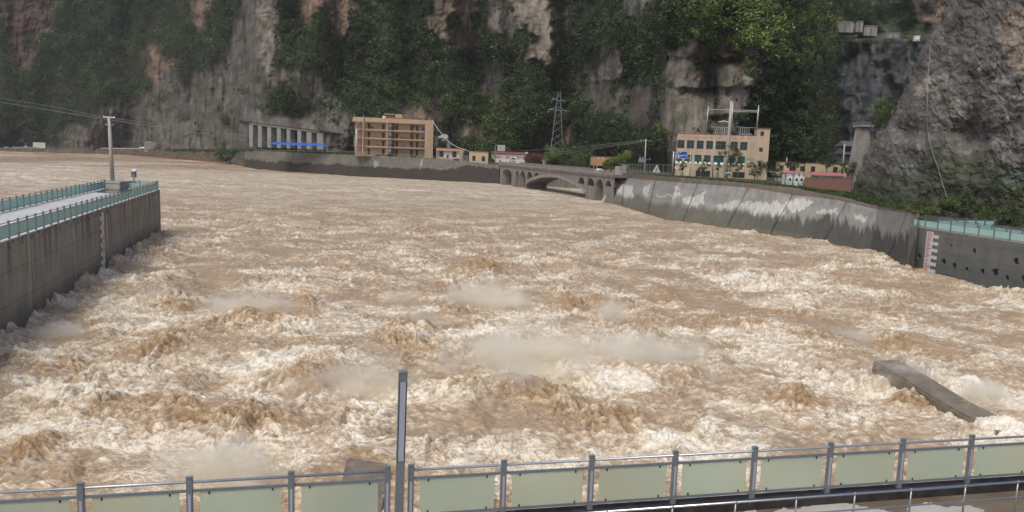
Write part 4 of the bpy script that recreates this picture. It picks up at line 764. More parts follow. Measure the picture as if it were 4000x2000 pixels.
# ---------------------------------------------------------------- buildings
M['clothd'] = mat('dark_cloth', (.05, .04, .045), rough=.9, var=.5, bump=0); M['clothb'] = mat('blue_cloth', (.05, .06, .22), rough=.9, var=.3, bump=0)
M['metal2'] = mat('grey_steel_sheet', (.2, .22, .23), rough=.5, var=.1, bump=.03); M['pale_stone'] = mat('pale_stone', (.36, .34, .31), rough=.9, var=.2, bump=.4)
M['ylw'] = mat('pale_yellow_green_paint', (.60, .66, .38), rough=.7, var=.05, bump=0); M['panelw'] = mat('panel_back', (.45, .45, .43), rough=.6, var=.05, bump=0)
M['grey3'] = mat('pillar_concrete', (.27, .265, .24), rough=.9, var=.2, scale=.5, bump=.1, st=(1, 1, .4))
M['roofedge'] = mat('roof_edge', (.18, .10, .075), rough=.8, var=.2, bump=0); M['vent'] = mat('white_vent', (.8, .82, .8), rough=.4, var=.03, bump=0)
M['cab'] = mat('grey_green_cabinet', (.36, .40, .37), rough=.5, var=.06, bump=0); M['cab2'] = mat('pale_cabinet_door', (.50, .52, .49), rough=.5, var=.05, bump=0); M['towerst'] = mat('tower_stone', (.30, .28, .25), rough=.9, var=.35, scale=.6, bump=.4, st=(1, 1, .4)); M['slate'] = mat('slate_roof', (.11, .11, .115), rough=.8, var=.15, bump=.1); M['palewall'] = mat('stained_pale_wall', (.27, .26, .235), rough=.9, var=.5, scale=.3, bump=.3, st=(2, 1, .4))
M['bridge2'] = mat('bridge_ring_stone', (.26, .235, .205), rough=.9, var=.3, scale=.8, bump=.3); M['bridge3'] = mat('bridge_parapet', (.30, .255, .225), rough=.9, var=.2, scale=1.2, bump=.2)
def rect(fc, mb, pa, pb, y0, y1, off=None):
    a = fc.loc(pa, y0 if off is None else off); b = fc.loc(pb, y0 if off is None else off); mb.box(min(a[0], b[0]), max(a[0], b[0]), y0, y1, min(a[1], b[1]), max(a[1], b[1])); return mb
def window(fc, t, pa, pb, y=0., gm='glassdk', name='window', bars=1, fr='frame'):
    a = fc.loc(pa, y); b = fc.loc(pb, y); x0, x1 = sorted((a[0], b[0])); z0, z1 = sorted((a[1], b[1])); f = .09
    o = MB().box(x0, x1, y-.05, y+.02, z0, z0+f).box(x0, x1, y-.05, y+.02, z1-f, z1).box(x0, x0+f, y-.05, y+.02, z0+f, z1-f).box(x1-f, x1, y-.05, y+.02, z0+f, z1-f)
    for k in range(bars): q = x0+(x1-x0)*(k+1)/(bars+1); o.box(q-.03, q+.03, y-.045, y+.02, z0+f, z1-f)
    o = o.build(name, fr, t); MB().box(x0+.01, x1-.01, y-.012, y+.04, z0+.01, z1-.01).build('pane', gm, o); return o
def fthing(name, label, cat, fc, group=None): return thing(name, label, cat, fc.O, fc.rz, group)

def apartment():
    fc = Facade(Z5(335, 740), 362, Z5(1440, 800), 371); t = fthing('apartment_block', 'four storey peach apartment block with open galleries and brown doors', 'building', fc)
    X = lambda x, y=500, o=0: fc.loc(Z5(x, y), o)[0]
    zt = (fc.loc(Z5(300, 203))[1]+fc.loc(Z5(1443, 262))[1])/2; zp = (fc.loc(Z5(300, 268))[1]+fc.loc(Z5(1320, 318))[1])/2; xl, xr, xe = X(335), X(1443), X(1325)
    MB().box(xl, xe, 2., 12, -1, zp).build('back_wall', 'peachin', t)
    MB().box(X(300), xr, -.1, 12.2, zp, zt).build('parapet', 'peach', t); MB().box(xe, xr, -.05, 12.1, -1, zp-.003).build('end_wall', 'peach', t)
    zs = [(fc.loc(Z5(350, a))[1]+fc.loc(Z5(1320, b))[1])/2 for a, b in ((388, 428), (510, 550), (628, 668))]
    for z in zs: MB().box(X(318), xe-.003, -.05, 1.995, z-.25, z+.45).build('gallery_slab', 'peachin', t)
    lv = [0]+[z+.3 for z in reversed(zs)]; up = [z-.3 for z in reversed(zs)]+[zp]
    for z0, z1 in zip(lv, up):
        z0 = max(z0, 0)
        c = MB(); xc = X(822); c.tube([(xc, 1.9, z0), (xc, 1.9, z1)], 1.75, 16); c.build('stair_drum', 'grey', t, True)
        MB().box(X(770), X(790), -.04, 1.9, z0, z1).build('stair_wall', 'peachin', t)
        m = MB(); m.hexa([(X(840), -.3, z0+.1), (X(878), -.3, z0+.1), (X(878), 1.9, z0+.1), (X(840), 1.9, z0+.1)], [(X(872), -.3, z0+(z1-z0)*.45), (X(880), -.3, z0+(z1-z0)*.45), (X(880), 1.9, z0+(z1-z0)*.45), (X(872), 1.9, z0+(z1-z0)*.45)])
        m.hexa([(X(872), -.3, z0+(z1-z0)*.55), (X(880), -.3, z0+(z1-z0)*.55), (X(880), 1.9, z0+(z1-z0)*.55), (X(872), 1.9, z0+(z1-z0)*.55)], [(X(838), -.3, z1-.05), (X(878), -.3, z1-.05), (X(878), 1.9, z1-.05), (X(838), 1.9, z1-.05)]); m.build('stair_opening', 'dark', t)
        for a, b in ((503, 537), (707, 742), (903, 938), (1115, 1150), (1197, 1230)):
            x0, x1 = X(a, 500, 2), X(b, 500, 2); d = MB().box(x0, x1, 1.93, 2.02, z0, min(z0+2.7, z1-.2)).build('door', 'door', t); MB().box(x0+.12, x1-.12, 1.9, 1.935, min(z0+2.7, z1-.2)-.6, min(z0+2.7, z1-.2)-.12).build('transom', 'dark', d)
    MB().box(X(300), X(318), 0.0, .3, zs[2]-.2, zs[1]+.2).build('side_screen', 'grey', t)
    h = MB(); z1 = fc.loc(Z5(890, 175))[1]; h.box(X(765), X(888), 3, 7, zt, z1).build('roof_hut', 'brick', t); MB().box(X(750), X(895), 2.6, 7.4, z1, z1+.45).build('hut_roof', 'conc', t)
    MB().box(X(900), X(1010), 2, 7, zt, fc.loc(Z5(1000, 168))[1]).build('water_tank', 'peach', t, bevel=.5)
    MB().tube([(X(745), 3, zt), (X(745), 3, zt+1.1)], .9, 12).build('roof_vent', 'white', t)
    MB().tube([(X(440), -.4, zt+.6), (X(432), -.4, 0)], .3, 8).build('drain_pipe', 'peachin', t)
    for z in zs+[zs[0]+3]: MB().box(X(330), X(470), -.5, -.2, z+.05, z+.3).build('pipe_bracket', 'conc', t)
    for (x, y, w, h_, m, l) in ((400, 300, 14, 45, 'clothd', 'dark clothes hanging on the top gallery at the left end'), (560, 362, 50, 26, 'clothd', 'dark cabinet on the top gallery beside the second door'), (1168, 352, 24, 30, 'clothd', 'dark washing hanging between the two right top doors'), (1303, 385, 40, 50, 'clothb', 'blue washing at the right end of the top gallery'), (1150, 445, 14, 30, 'clothd', 'dark coat hanging on the third gallery'), (1295, 515, 40, 35, 'clothd', 'red brown clothes at the right end of the third gallery'), (1298, 635, 44, 34, 'clothd', 'grey clothes at the right end of the second gallery')):
        a = fc.loc(Z5(x-w/2, y+h_/2), 1); b = fc.loc(Z5(x+w/2, y-h_/2), 1); mb = MB(); k = 4
        for i in range(k): q0 = a[0]+(b[0]-a[0])*i/k; q1 = a[0]+(b[0]-a[0])*(i+.85)/k; mb.box(q0, q1, 1-.05*(i % 2), 1.08, a[1]+.15*((i*7) % 3), b[1])
        o = mb.build('laundry', m); o.location = t.location; o.rotation_euler = t.rotation_euler; tag(o, l, 'laundry', 'washing on the apartment galleries')
    pl_ = [(975, 515), (1010, 518), (1045, 512), (1075, 518), (1130, 520), (1160, 515), (1010, 625), (1035, 628), (650, 608), (1135, 630), (1205, 635), (1245, 640)]
    C = np.array([fc.world(*(lambda q: (q[0], .3, q[1]))(fc.loc(Z5(*p), .3))) for p in pl_]); 
    tag(leaf_obj('balcony_plants', C, np.full(len(C), .5), 40, .16, np.full((len(C), 3), .05)*np.array([1, 1.3, .7])), 'row of potted plants along the right hand galleries', kind='stuff')
apartment()

def small_houses():
    fc = Facade(Z5(1487, 850), 356, Z5(1895, 868), 356); t = fthing('low_house', 'low ochre house with white recessed front and two barred windows', 'house', fc); X = lambda x, y=750, o=0: fc.loc(Z5(x, y), o)[0]; Zz = lambda y, x=1650, o=0: fc.loc(Z5(x, y), o)[1]
    MB().box(X(1500), X(1815), 1.2, 6, Zz(800), Zz(690)).build('front_wall', 'whitewall', t); MB().box(X(1487), X(1893), 0, 6.2, Zz(692), Zz(662)).build('parapet', 'peach', t); MB().box(X(1487), X(1880), 0, 6, Zz(850), Zz(802)).build('plinth', 'peachin', t)
    MB().box(X(1487), X(1500), 0, 6, Zz(802), Zz(692)).build('left_wall', 'peachin', t); MB().box(X(1817), X(1890), 0, 6, Zz(802), Zz(692)).build('right_wall', 'peachin', t); MB().box(X(1487), X(1893), -.15, 6.3, Zz(662), Zz(655)).build('roof', 'redtile', t)
    window(fc, t, Z5(1530, 785), Z5(1595, 700), 1.2, bars=2); window(fc, t, Z5(1715, 790), Z5(1780, 708), 1.2, bars=2); window(fc, t, Z5(1635, 797), Z5(1668, 755), 1.2)
    fc = Facade(Z5(1855, 885), 354, Z5(1955, 888), 354); t = fthing('shed', 'narrow grey shed between the ochre house and the cream house', 'shed', fc)
    a = fc.loc(Z5(1855, 885)); b = fc.loc(Z5(1950, 775)); MB().box(0, b[0], 0, 4, -1, b[1]).build('wall', 'grey', t); MB().box(-.2, b[0]+.1, -.4, 4, b[1], b[1]+.25).build('roof', 'conc', t); window(fc, t, Z5(1893, 825), Z5(1918, 793), 0); c = fc.loc(Z5(1950, 715)); MB().box(.4, b[0]-.1, 1, 4, b[1]+.25, c[1]).build('upper_room', 'dark', t)
    fc = Facade(Z5(1958, 882), 352, Z5(2237, 890), 352); t = fthing('cream_house', 'small flat roofed cream house with two brown windows', 'house', fc); b = fc.loc(Z5(2235, 722))
    MB().box(0, b[0], 0, 7, -1.2, b[1]).build('wall', 'cream', t); MB().box(-.12, b[0]+.12, -.15, 7.1, b[1], b[1]+.35).build('roof', 'ochre', t); window(fc, t, Z5(2005, 840), Z5(2052, 768), 0, bars=1, fr='door'); window(fc, t, Z5(2138, 845), Z5(2190, 776), 0, bars=1, fr='door')
    for (x0, x1, y0, y1, l) in ((1445, 1507, 600, 478, 'grey steel cabin right of the apartment block'), (1640, 1690, 640, 575, 'small grey cabin above the low ochre house')):
        fc = Facade(Z5(x0, y0), 374, Z5(x1, y0), 374); t = fthing('steel_cabin', l, 'cabin', fc); b = fc.loc(Z5(x1, y1)); MB().box(0, b[0], 0, 3, -1, b[1]).build('wall', 'metal2', t)
        for z in (.5, .95): MB().box(-.1, b[0]+.1, -.2, 3, b[1]*z, b[1]*z+.15).build('ledge', 'conc', t)
    # white drain hose from the roof corner down to the cream house
    pts = [(1430, 262), (1475, 330), (1520, 395), (1580, 470), (1640, 540), (1710, 598), (1780, 640), (1840, 662), (1900, 680), (1985, 715)]; m = MB().tube([W(*Z5(*p), 359-4*i/9) for i, p in enumerate(pts)], .17, 8); tag(m.build('hose', 'panelw', None, True), 'white hose hanging from the apartment roof corner down to the houses', 'hose')
    m = MB(); c = W(*Z5(1590, 535), 384); 
    m.ball(tuple(c), 3.4, 9, (1, .8, .75)); o = m.build('boulder', 'pale_stone'); 
    for v in o.data.vertices: v.co += Vector((random.uniform(-.7, .7), random.uniform(-.6, .6), random.uniform(-.5, .5)))
    tag(o, 'big pale boulder on the rubble slope behind the houses', 'boulder')
small_houses()

def gallery():
    a = (996, 565); b = (1262, 562); fc = Facade(a, 441, b, 411); t = fthing('rockfall_gallery', 'concrete rockfall gallery with a row of grey pillars at the cliff foot', 'gallery', fc)
    q = lambda x, y, o=0: fc.loc((1000+x/1.61, y/1.61), o)
    z0 = q(200, 910)[1]
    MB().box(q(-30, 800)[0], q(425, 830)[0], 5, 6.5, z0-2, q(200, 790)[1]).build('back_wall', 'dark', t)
    m = MB(); A, B = q(-40, 772), q(428, 830); m.hexa([(A[0], -.5, A[1]-.9), (B[0], -.5, B[1]-.9), (B[0], 9, B[1]-.9), (A[0], 9, A[1]-.9)], [(A[0], -.5, A[1]), (B[0], -.5, B[1]), (B[0], 9, B[1]+.5), (A[0], 9, A[1]+.5)]); m.build('roof_slab', 'concd', t)
    for x0, x1 in ((-40, -18), (15, 38), (73, 97), (133, 158), (195, 217), (262, 287), (320, 352), (385, 425)): MB().box(q(x0, 850)[0], q(x1, 850)[0], -.3, 3.5, z0-2, q((x0+x1)/2, 790+(x0/8))[1]).build('pillar', 'grey3', t)
    P = [(1000+x/1.61, y/1.61) for x, y in ((78, 905), (462, 917), (400, 902), (120, 894))]; D = [392, 380, 388, 402]; m = MB(); v = [W(*p, d) for p, d in zip(P, D)]
    t = thing('canopy', 'long bright blue sheet canopy in front of the pillars', 'canopy', v[0]); L = [p-v[0] for p in v]; m.hexa([p-np.array([0, 0, .12]) for p in L], L); m.build('blue_sheet', 'tarp', t)
    for k in np.linspace(.04, .96, 7): p = L[0]*(1-k)+L[1]*k; MB().tube([(p[0], p[1]+.3, p[2]-.1), (p[0], p[1]+.3, p[2]-2.6)], .09, 6).build('post', 'metal', t)
gallery()

def banner_wall():
    fc = Facade(Z6(273, 590), 397, Z6(800, 603), 397); t = fthing('banner_wall', 'long white slogan wall with red characters 我奋斗 and tiled coping', 'wall', fc); zt = fc.loc(Z6(500, 478))[1]; xr = fc.loc(Z6(800, 540))[0]; xg = fc.loc(Z6(325, 540))[0]
    MB().box(xg, xr, 0, .5, -.6, zt).build('wall', 'white', t); MB().box(0, xg-.003, -.05, .5, -.6, zt).build('yellow_end', 'ylw', t); MB().box(-.3, xr+.2, -.3, .9, -1.4, -.603).build('plinth', 'conc', t)
    m = MB(); m.hexa([(-.3, -.5, zt+.003), (xr+.3, -.5, zt+.003), (xr+.3, 1, zt+.003), (-.3, 1, zt+.003)], [(-.3, .1, zt+1.), (xr+.3, .1, zt+1.0), (xr+.3, .4, zt+1.), (-.3, .4, zt+1.)]); m.build('coping', 'redtile', t)
    def glyph(ch, x, z, s):
        cu = bpy.data.curves.new('character', 'FONT'); cu.body = ch; cu.size = s; cu.extrude = .03; cu.align_x = 'CENTER'; cu.align_y = 'CENTER'; o = bpy.data.objects.new('character', cu); COL.objects.link(o)
        dg = bpy.context.evaluated_depsgraph_get(); dg.update(); me = bpy.data.meshes.new_from_object(o.evaluated_get(dg)); bpy.data.objects.remove(o); me.materials.clear(); me.materials.append(M['red'])
        o = bpy.data.objects.new('character', me); COL.objects.link(o); o.parent = t; o.location = (x, -.04, z); o.rotation_euler = (math.pi/2, 0, 0)
    for ch, x in (('我', 340), ('奋', 388), ('斗', 436), ('我', 515), ('快', 560), ('乐', 606), ('我', 688), ('光', 735), ('荣', 783)):
        q = fc.loc(Z6(x, 530+(x-340)*.03)); glyph(ch, q[0], q[1], 1.75)
    fc = Facade(Z6(333, 612), 388, Z6(490, 620), 388); t = fthing('billboard', 'blank grey white billboard on a single side pole above the slogan wall', 'billboard', fc); q = lambda x, y: fc.loc(Z6(x, y))
    z1 = q(338, 345)[1]; MB().tube([(0, 0, -1), (0, 0, z1)], .22, 8).build('pole', 'metal', t); MB().box(q(368, 400)[0], q(490, 400)[0], -.12, .12, q(430, 437)[1], q(430, 347)[1]).build('panel', 'panelw', t)
    for y in (345, 428): z = q(400, y)[1]; MB().box(.1, q(485, y)[0], .13, .3, z-.12, z+.1).build('arm', 'metal', t)
    fc = Facade(Z6(797, 500), 392, Z6(843, 502), 392); t = fthing('white_sign', 'small white board with dark marks above the red shrub', 'sign', fc); b = fc.loc(Z6(843, 452)); c = fc.loc(Z6(797, 475))
    MB().box(0, b[0], 0, .15, c[1], b[1]).build('board', 'white', t); MB().tube([(b[0]/2, .1, -4), (b[0]/2, .1, c[1])], .1, 6).build('post', 'metal', t)
    for x in (.2, .45, .7): MB().box(b[0]*x, b[0]*(x+.13), -.02, 0, c[1]+.3, b[1]-.3).build('mark', 'dark', t)
banner_wall()

def gatehouse():
    fc = Facade(Z6(1825, 735), 262, Z6(2160, 745), 262); t = fthing('gatehouse', 'ochre brown gatehouse block on pillars at the right end of the bridge', 'building', fc); q = lambda x, y, o=0: fc.loc(Z6(x, y), o)
    z1, z2 = q(2000, 665)[1], q(2000, 525)[1]; MB().box(0, q(2160, 600)[0], 0, 6, z1, z2).build('upper_wall', 'ochre', t); MB().box(-.15, q(2165, 600)[0], -.15, 6.1, z2, z2+.2).build('roof', 'redtile', t)
    for x in (1852, 1900, 2010, 2100): MB().box(q(x, 700)[0], q(x+16, 700)[0], .1, .8, -1, z1-.003).build('pillar', 'ochre', t)
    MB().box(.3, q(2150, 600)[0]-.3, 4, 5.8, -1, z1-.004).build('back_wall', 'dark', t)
    for x in (1932, 1998): p = q(x, 547); MB().box(p[0]-.25, p[0]+.25, -.12, 0, p[1]-.25, p[1]+.25).build('floodlight', 'white', t)
gatehouse()

def station():
    fc = Facade(Z7(262, 950), 204, Z7(1225, 985), 200); t = fthing('power_station', 'cream hydropower station building with two rows of dark green windows and corner tower', 'building', fc); q = lambda x, y, o=0: fc.loc(Z7(x, y), o); X = lambda x, y=600, o=0: q(x, y, o)[0]
    zt = (q(268, 432)[1]+q(1225, 460)[1])/2; x1 = X(1222); x2 = X(1375); ztw = q(1300, 372)[1]
    MB().box(0, x1, .25, 14, -1.5, zt).build('wall', 'station', t); MB().box(x1+.003, x2, -.05, 7, -1.5, ztw).build('stair_tower', 'station', t); MB().box(-.15, x1, 0.0, 14.1, zt, zt+.18).build('roof', 'roofedge', t); MB().box(x1-.1, x2+.15, -.2, 7.2, ztw+.003, ztw+.2).build('tower_roof', 'roofedge', t)
    # the wall face stands proud round the recessed windows: piers and bands
    top = [(287, 373), (400, 488), (517, 600), (630, 712), (742, 865), (918, 1004), (1032, 1118)]; low = [(272, 357), (385, 472), (502, 585), (613, 695), (727, 850), (880, 985), (1015, 1103)]
    zr = []
    for row, y0, y1, sl, r0, g in ((top, 505, 603, .030, 287, 'glassdk'), (low, 672, 765, .038, 272, 'glassgr')):
        z_t = np.mean([q(a, y0+sl*(a-r0))[1] for a, b in row]); z_b = np.mean([q(a, y1+sl*(a-r0))[1] for a, b in row]); zr.append((z_b, z_t)); xs = [(X(a), X(b)) for a, b in row]
        for xa, xb in xs:
            o = MB().box(xa, xb, .10, .2, z_b, z_b+.1).box(xa, xb, .10, .2, z_t-.1, z_t).box(xa, xa+.1, .10, .2, z_b+.1, z_t-.1).box(xb-.1, xb, .10, .2, z_b+.1, z_t-.1).box((xa+xb)/2-.04, (xa+xb)/2+.04, .11, .2, z_b+.1, z_t-.1).box(xa+.1, xb-.1, .115, .2, z_b+(z_t-z_b)*.62, z_b+(z_t-z_b)*.62+.07).build('window', 'frame', t); MB().box(xa+.02, xb-.02, .17, .235, z_b+.02, z_t-.02).build('pane', g, o)
            if row is low:
                for k in (.08, .68): w = (xb-xa)*.30; m = MB(); z = z_b-.02; x = xa+(xb-xa)*k; m.hexa([(x, -.16, z-.28), (x+w, -.16, z-.28), (x+w, -.06, z-.28), (x, -.06, z-.28)], [(x, -.02, z+.28), (x+w, -.02, z+.28), (x+w, .1, z+.28), (x, .1, z+.28)]); m.build('open_vent', 'vent', t)  # open vent flaps, painted white for their bright reflection
        edges = [0]+[v for p in xs for v in p]+[x1]
        for a, b in zip(edges[::2], edges[1::2]): MB().box(a, b, 0, .247, z_b, z_t).build('pier', 'station', t)
    MB().box(0, x1, 0, .247, zr[0][1]+.001, zt-.001).build('frieze', 'station', t); MB().box(0, x1, 0, .247, zr[1][1]+.001, zr[0][0]-.001).build('band', 'station', t); MB().box(0, x1, 0, .247, -1.5, zr[1][0]-.001).build('base', 'station', t)
    for a, b, y0, y1 in ((505, 680, 935, 872), (940, 1090, 950, 888)): rect(fc, MB(), Z7(a, y0), Z7(b, y1), -.02, .03).build('dark_opening', 'dark', t)
    for a, b, y0, y1 in ((1272, 1320, 455, 405), (1257, 1303, 642, 598), (1242, 1287, 820, 778)): window(fc, t, Z7(a, y0), Z7(b, y1), -.05, fr='door')
    rect(fc, MB(), Z7(1110, 750), Z7(1275, 722), -.012, 0).build('patch', 'conc', t)
    for x in (350, 435, 522, 610, 698, 788, 967, 1058, 1147):
        p = q(x, 450+.03*(x-350)); o = MB().box(p[0]-.3, p[0]+.3, -.06, -.002, p[1]-.36, p[1]+.36).build('roof_character', 'red', t); MB().box(p[0]-.2, p[0]+.2, -.08, -.061, p[1]-.26, p[1]+.26).build('character_face', 'white', o); MB().box(p[0]-.1, p[0]+.08, -.09, -.081, p[1]-.12, p[1]+.14).build('character_stroke', 'red', o)
    # gantry on the roof and tall poles
    def polet(name, label, pts, D, r, base, extra=(), m='pole', grp='poles of the roof gantry'):
        P = [W(*Z7(*p), D) for p in pts]; b = P[-1]; o = thing(name, label, 'pole', b, 0, grp); MB().tube([p-b for p in reversed(P)], r, 10, r*.7).build('shaft', 'metal', o, True); return o, b
    polet('gantry_pole', 'thin gantry pole on the left part of the station roof', [(660, 100), (628, 440)], 207, .19, 0); polet('gantry_pole', 'thin gantry pole beside the stair tower', [(1255, 98), (1226, 440)], 207, .24, 0); polet('gantry_pole', 'second central gantry pole behind the thick one', [(952, 62), (922, 460)], 207, .22, 0)
    polet('concrete_pole', 'thick tall concrete pole standing in front of the station facade', [(932, 42), (905, 400), (878, 700), (862, 960)], 194, .42, 0, grp=None) if False else None
    P = [W(*Z7(*p), 194) for p in ((862, 965), (880, 700), (905, 400), (932, 42))]; o = thing('concrete_pole', 'thick tall concrete pole standing in front of the station facade', 'pole', P[0]); MB().tube([p-P[0] for p in P], .5, 12, .30).build('shaft', 'pole', o, True)
    for (a, b, l) in (((668, 143), (925, 152), 'left lattice crossbeam of the roof gantry'), ((955, 150), (1245, 160), 'right upper crossbeam of the roof gantry'), ((950, 170), (1245, 176), 'right lower crossbeam of the roof gantry')):
        p0, p1 = W(*Z7(*a), 207), W(*Z7(*b), 207); o = thing('gantry_beam', l, 'beam', p0, 0, 'crossbeams of the roof gantry'); MB().tube([(0, 0, 0), p1-p0], .12, 6).build('beam', 'metal', o)
    for x0, l in ((800, 'left group of white insulators on the station roof'), (1090, 'right group of white insulators on the station roof')):
        b = W(*Z7(x0, 450), 206); o = thing('transformer', l, 'transformer', b, 0, 'roof transformers'); MB().box(-1.6, 1.6, -.8, .8, -.6, .5).build('tank', 'metal2', o)
        for k in (-1.5, -.9, -.3, .3, .9): MB().tube([(k, -.5, .4), (k*.9, -.5, 2.0)], .07, 6).build('insulator', 'panelw', o)
        MB().tube([(-2.8, -.5, 2.1), (2.6, -.5, 2.0)], .07, 6).build('busbar', 'metal', o)
    P = [W(*Z7(*p), 207) for p in ((780, 290), (815, 288), (845, 278), (870, 290), (905, 295))]; tag(MB().tube(P, .13, 6).build('insulator_string', 'white'), 'white insulator string hanging left of the central pole', 'insulator')
station()

def right_yard():
    fc = Facade(Z7(1452, 880), 196, Z7(2425, 905), 190); t = fthing('low_building', 'long single storey cream building with small brown windows right of the station', 'building', fc); q = lambda x, y, o=0: fc.loc(Z7(x, y), o)
    zt = (q(1452, 762)[1]+q(2380, 800)[1])/2; MB().box(0, q(2420, 850)[0], 0, 8, -3, zt).build('wall', 'cream', t); MB().box(-.1, q(2422, 850)[0], -.12, 8.1, zt, zt+.12).build('roof', 'roofedge', t)
    for a, b in ((1490, 1550), (1615, 1690), (1742, 1800), (1868, 1925), (2130, 2192), (2268, 2325)): window(fc, t, Z7(a, 870+.03*(a-1490)), Z7(b, 808+.03*(a-1490)), 0, fr='door')
    rect(fc, MB(), Z7(2375, 795), Z7(2420, 712), .5, 3).build('chimney', 'cream', t); MB().tube([(q(1585, 760)[0], 1, zt), (q(1585, 760)[0], 1, q(1585, 715)[1])], .12, 6).build('roof_pipe', 'white', t)
    # sheds with pink sheet roofs
    for (x0, x1, yb, yt, yr, l, nm) in ((1530, 1790, 930, 898, 872, 'shed with dusty pink sheet roof behind the grey cabinets', 'k'), (1905, 2270, 965, 925, 890, 'long shed with dusty pink sheet roof behind the brick wall', 'l')):
        f2 = Facade(Z7(x0, yb), 184, Z7(x1, yb+8), 183); t = fthing('pink_roof_shed', l, 'shed', f2, 'sheds with pink roofs'); a = f2.loc(Z7(x0, yt)); b = f2.loc(Z7(x1, yt)); L = b[0]; MB().box(.2, L-.2, 0, 4, -2, a[1]).build('wall', 'whitewall', t); zr_ = f2.loc(Z7(x0, yr), 4)[1]
        m = MB(); m.hexa([(-.3, -.5, a[1]), (L+.3, -.5, a[1]), (L+.3, 4.3, zr_), (-.3, 4.3, zr_)], [(-.3, -.5, a[1]+.12), (L+.3, -.5, a[1]+.12), (L+.3, 4.3, zr_+.12), (-.3, 4.3, zr_+.12)]); m.build('roof', 'pink', t)
        if nm == 'l':
            for u in (.02, .55): MB().box(L*u+.3, L*u+L*.1, -.03, .02, a[1]-1.2, a[1]-.3).build('opening', 'dark', t)
    f3 = Facade(Z7(1525, 1040), 163, Z7(1785, 1060), 161); g = lambda x, y, o=0: f3.loc(Z7(x, y), o)
    for i, (x0, x1, l) in enumerate(((1525, 1568, 'narrow grey green electrical cabinet at the left of its row'), (1572, 1660, 'grey green electrical cabinet second from the left'), (1668, 1728, 'white electrical cabinet third from the left'), (1732, 1785, 'white electrical cabinet beside the brick wall'))):
        a = g(x0, 1040); b = g(x1, 908); o = thing('electric_cabinet', l, 'cabinet', f3.world(a[0], 0, 0), f3.rz, 'electric cabinets beside the brick wall'); wd = b[0]-a[0]; zt_ = b[1]
        MB().box(0, wd, 0, 1.2, -1, zt_).build('housing', 'cab', o, bevel=.02); n = 2 if wd > 2.5 else 1
        for k in range(n): d = MB().box(wd*k/n+.08, wd*(k+1)/n-.08, -.03, 0.001, .1, zt_-.15).build('door', 'cab2' if i > 1 else 'cab', o)
        cx = wd*.62; cz = zt_*.55; tr = MB(); tr.hexa([(cx-.4, -.05, cz-.35), (cx+.4, -.05, cz-.35), (cx+.4, -.035, cz-.35), (cx-.4, -.035, cz-.35)], [(cx-.02, -.05, cz+.4), (cx+.02, -.05, cz+.4), (cx+.02, -.035, cz+.4), (cx-.02, -.035, cz+.4)])
        if i: MB().box(cx-.45, cx+.45, -.034, -.029, cz-.5, cz+.6).build('label_plate', 'white', o); tr.build('warning_triangle', 'dark', o)
    f4 = Facade(Z7(1787, 1070), 160, Z7(2370, 1082), 152); o = fthing('brick_wall', 'low red brick wall between the cabinets and the rock spur', 'wall', f4); b = f4.loc(Z7(2360, 962)); a = f4.loc(Z7(1787, 955)); m = MB(); m.hexa([(0, 0, -1.5), (b[0], 0, -1.5), (b[0], .35, -1.5), (0, .35, -1.5)], [(0, 0, a[1]), (b[0], 0, b[1]), (b[0], .35, b[1]), (0, .35, a[1])]); m.build('bricks', 'brick', o); m = MB(); m.hexa([(0, -.06, a[1]+.002), (b[0], -.06, b[1]+.002), (b[0], .4, b[1]+.002), (0, .4, a[1]+.002)], [(0, -.06, a[1]+.1), (b[0], -.06, b[1]+.1), (b[0], .4, b[1]+.1), (0, .4, a[1]+.1)]); m.build('coping', 'concd', o)
    # pale tower with cap on the spur and the dark house
    f5 = Facade(Z4(575, 1010), 171, Z4(660, 1010), 171); o = fthing('stone_tower', 'weathered pale stone tower with flat cap at the edge of the rock spur', 'tower', f5); p = lambda x, y, of=0: f5.loc(Z4(x, y), of)
    a0, a1, b0, b1 = p(560, 1000), p(650, 1000), p(592, 800), p(642, 800); m = MB(); m.hexa([(a0[0]-.6, -.5, -9), (a1[0]+2, -.5, -9), (a1[0]+2, 5, -9), (a0[0]-.6, 5, -9)], [(b0[0], .3, b0[1]), (b1[0], .3, b0[1]), (b1[0], 3.4, b0[1]), (b0[0], 3.4, b0[1])]); m.build('shaft', 'towerst', o, bevel=.15)
    c0, c1 = p(583, 797), p(668, 770); MB().box(c0[0], c1[0], -.3, 4, c0[1], c0[1]+.9).box(c0[0]-.15, c1[0]+.1, -.5, 4.2, c0[1]+.9, c1[1]).build('cap', 'towerst', o)
    f6 = Facade(Z4(478, 1010), 215, Z4(575, 1012), 215); o = fthing('dark_house', 'dark grey tiled two tier house half hidden behind the stone tower', 'house', f6); p = lambda x, y, of=0: f6.loc(Z4(x, y), of)
    x0, x1 = p(485, 950)[0], p(580, 950)[0]; MB().box(x0+.3, x1, 1, 7, -2, p(500, 965)[1]).build('lower_wall', 'concd', o); MB().box(x0+.5, x1, 2, 7, p(500, 965)[1], p(500, 918)[1]).build('upper_wall', 'grey', o)
    for y0, y1 in ((918, 885), (968, 920)): m = MB(); za, zb = p(500, y0)[1], p(500, y1)[1]; m.hexa([(x0-.3, -.2, za-.1), (x1+.3, -.2, za-.1), (x1+.3, -.1, za), (x0-.3, -.1, za)], [(x0, 3.5, zb), (x1, 3.5, zb), (x1, 3.8, zb-.2), (x0, 3.8, zb-.2)]); m.hexa([(x0-.3, -.2, za-.02), (x1+.3, -.2, za-.02), (x1+.3, 7.3, za-.02), (x0-.3, 7.3, za-.02)], [(x0, 3.5, zb-.1), (x1, 3.5, zb-.1), (x1, 3.7, zb-.1), (x0, 3.7, zb-.1)]); m.build('roof', 'slate', o)
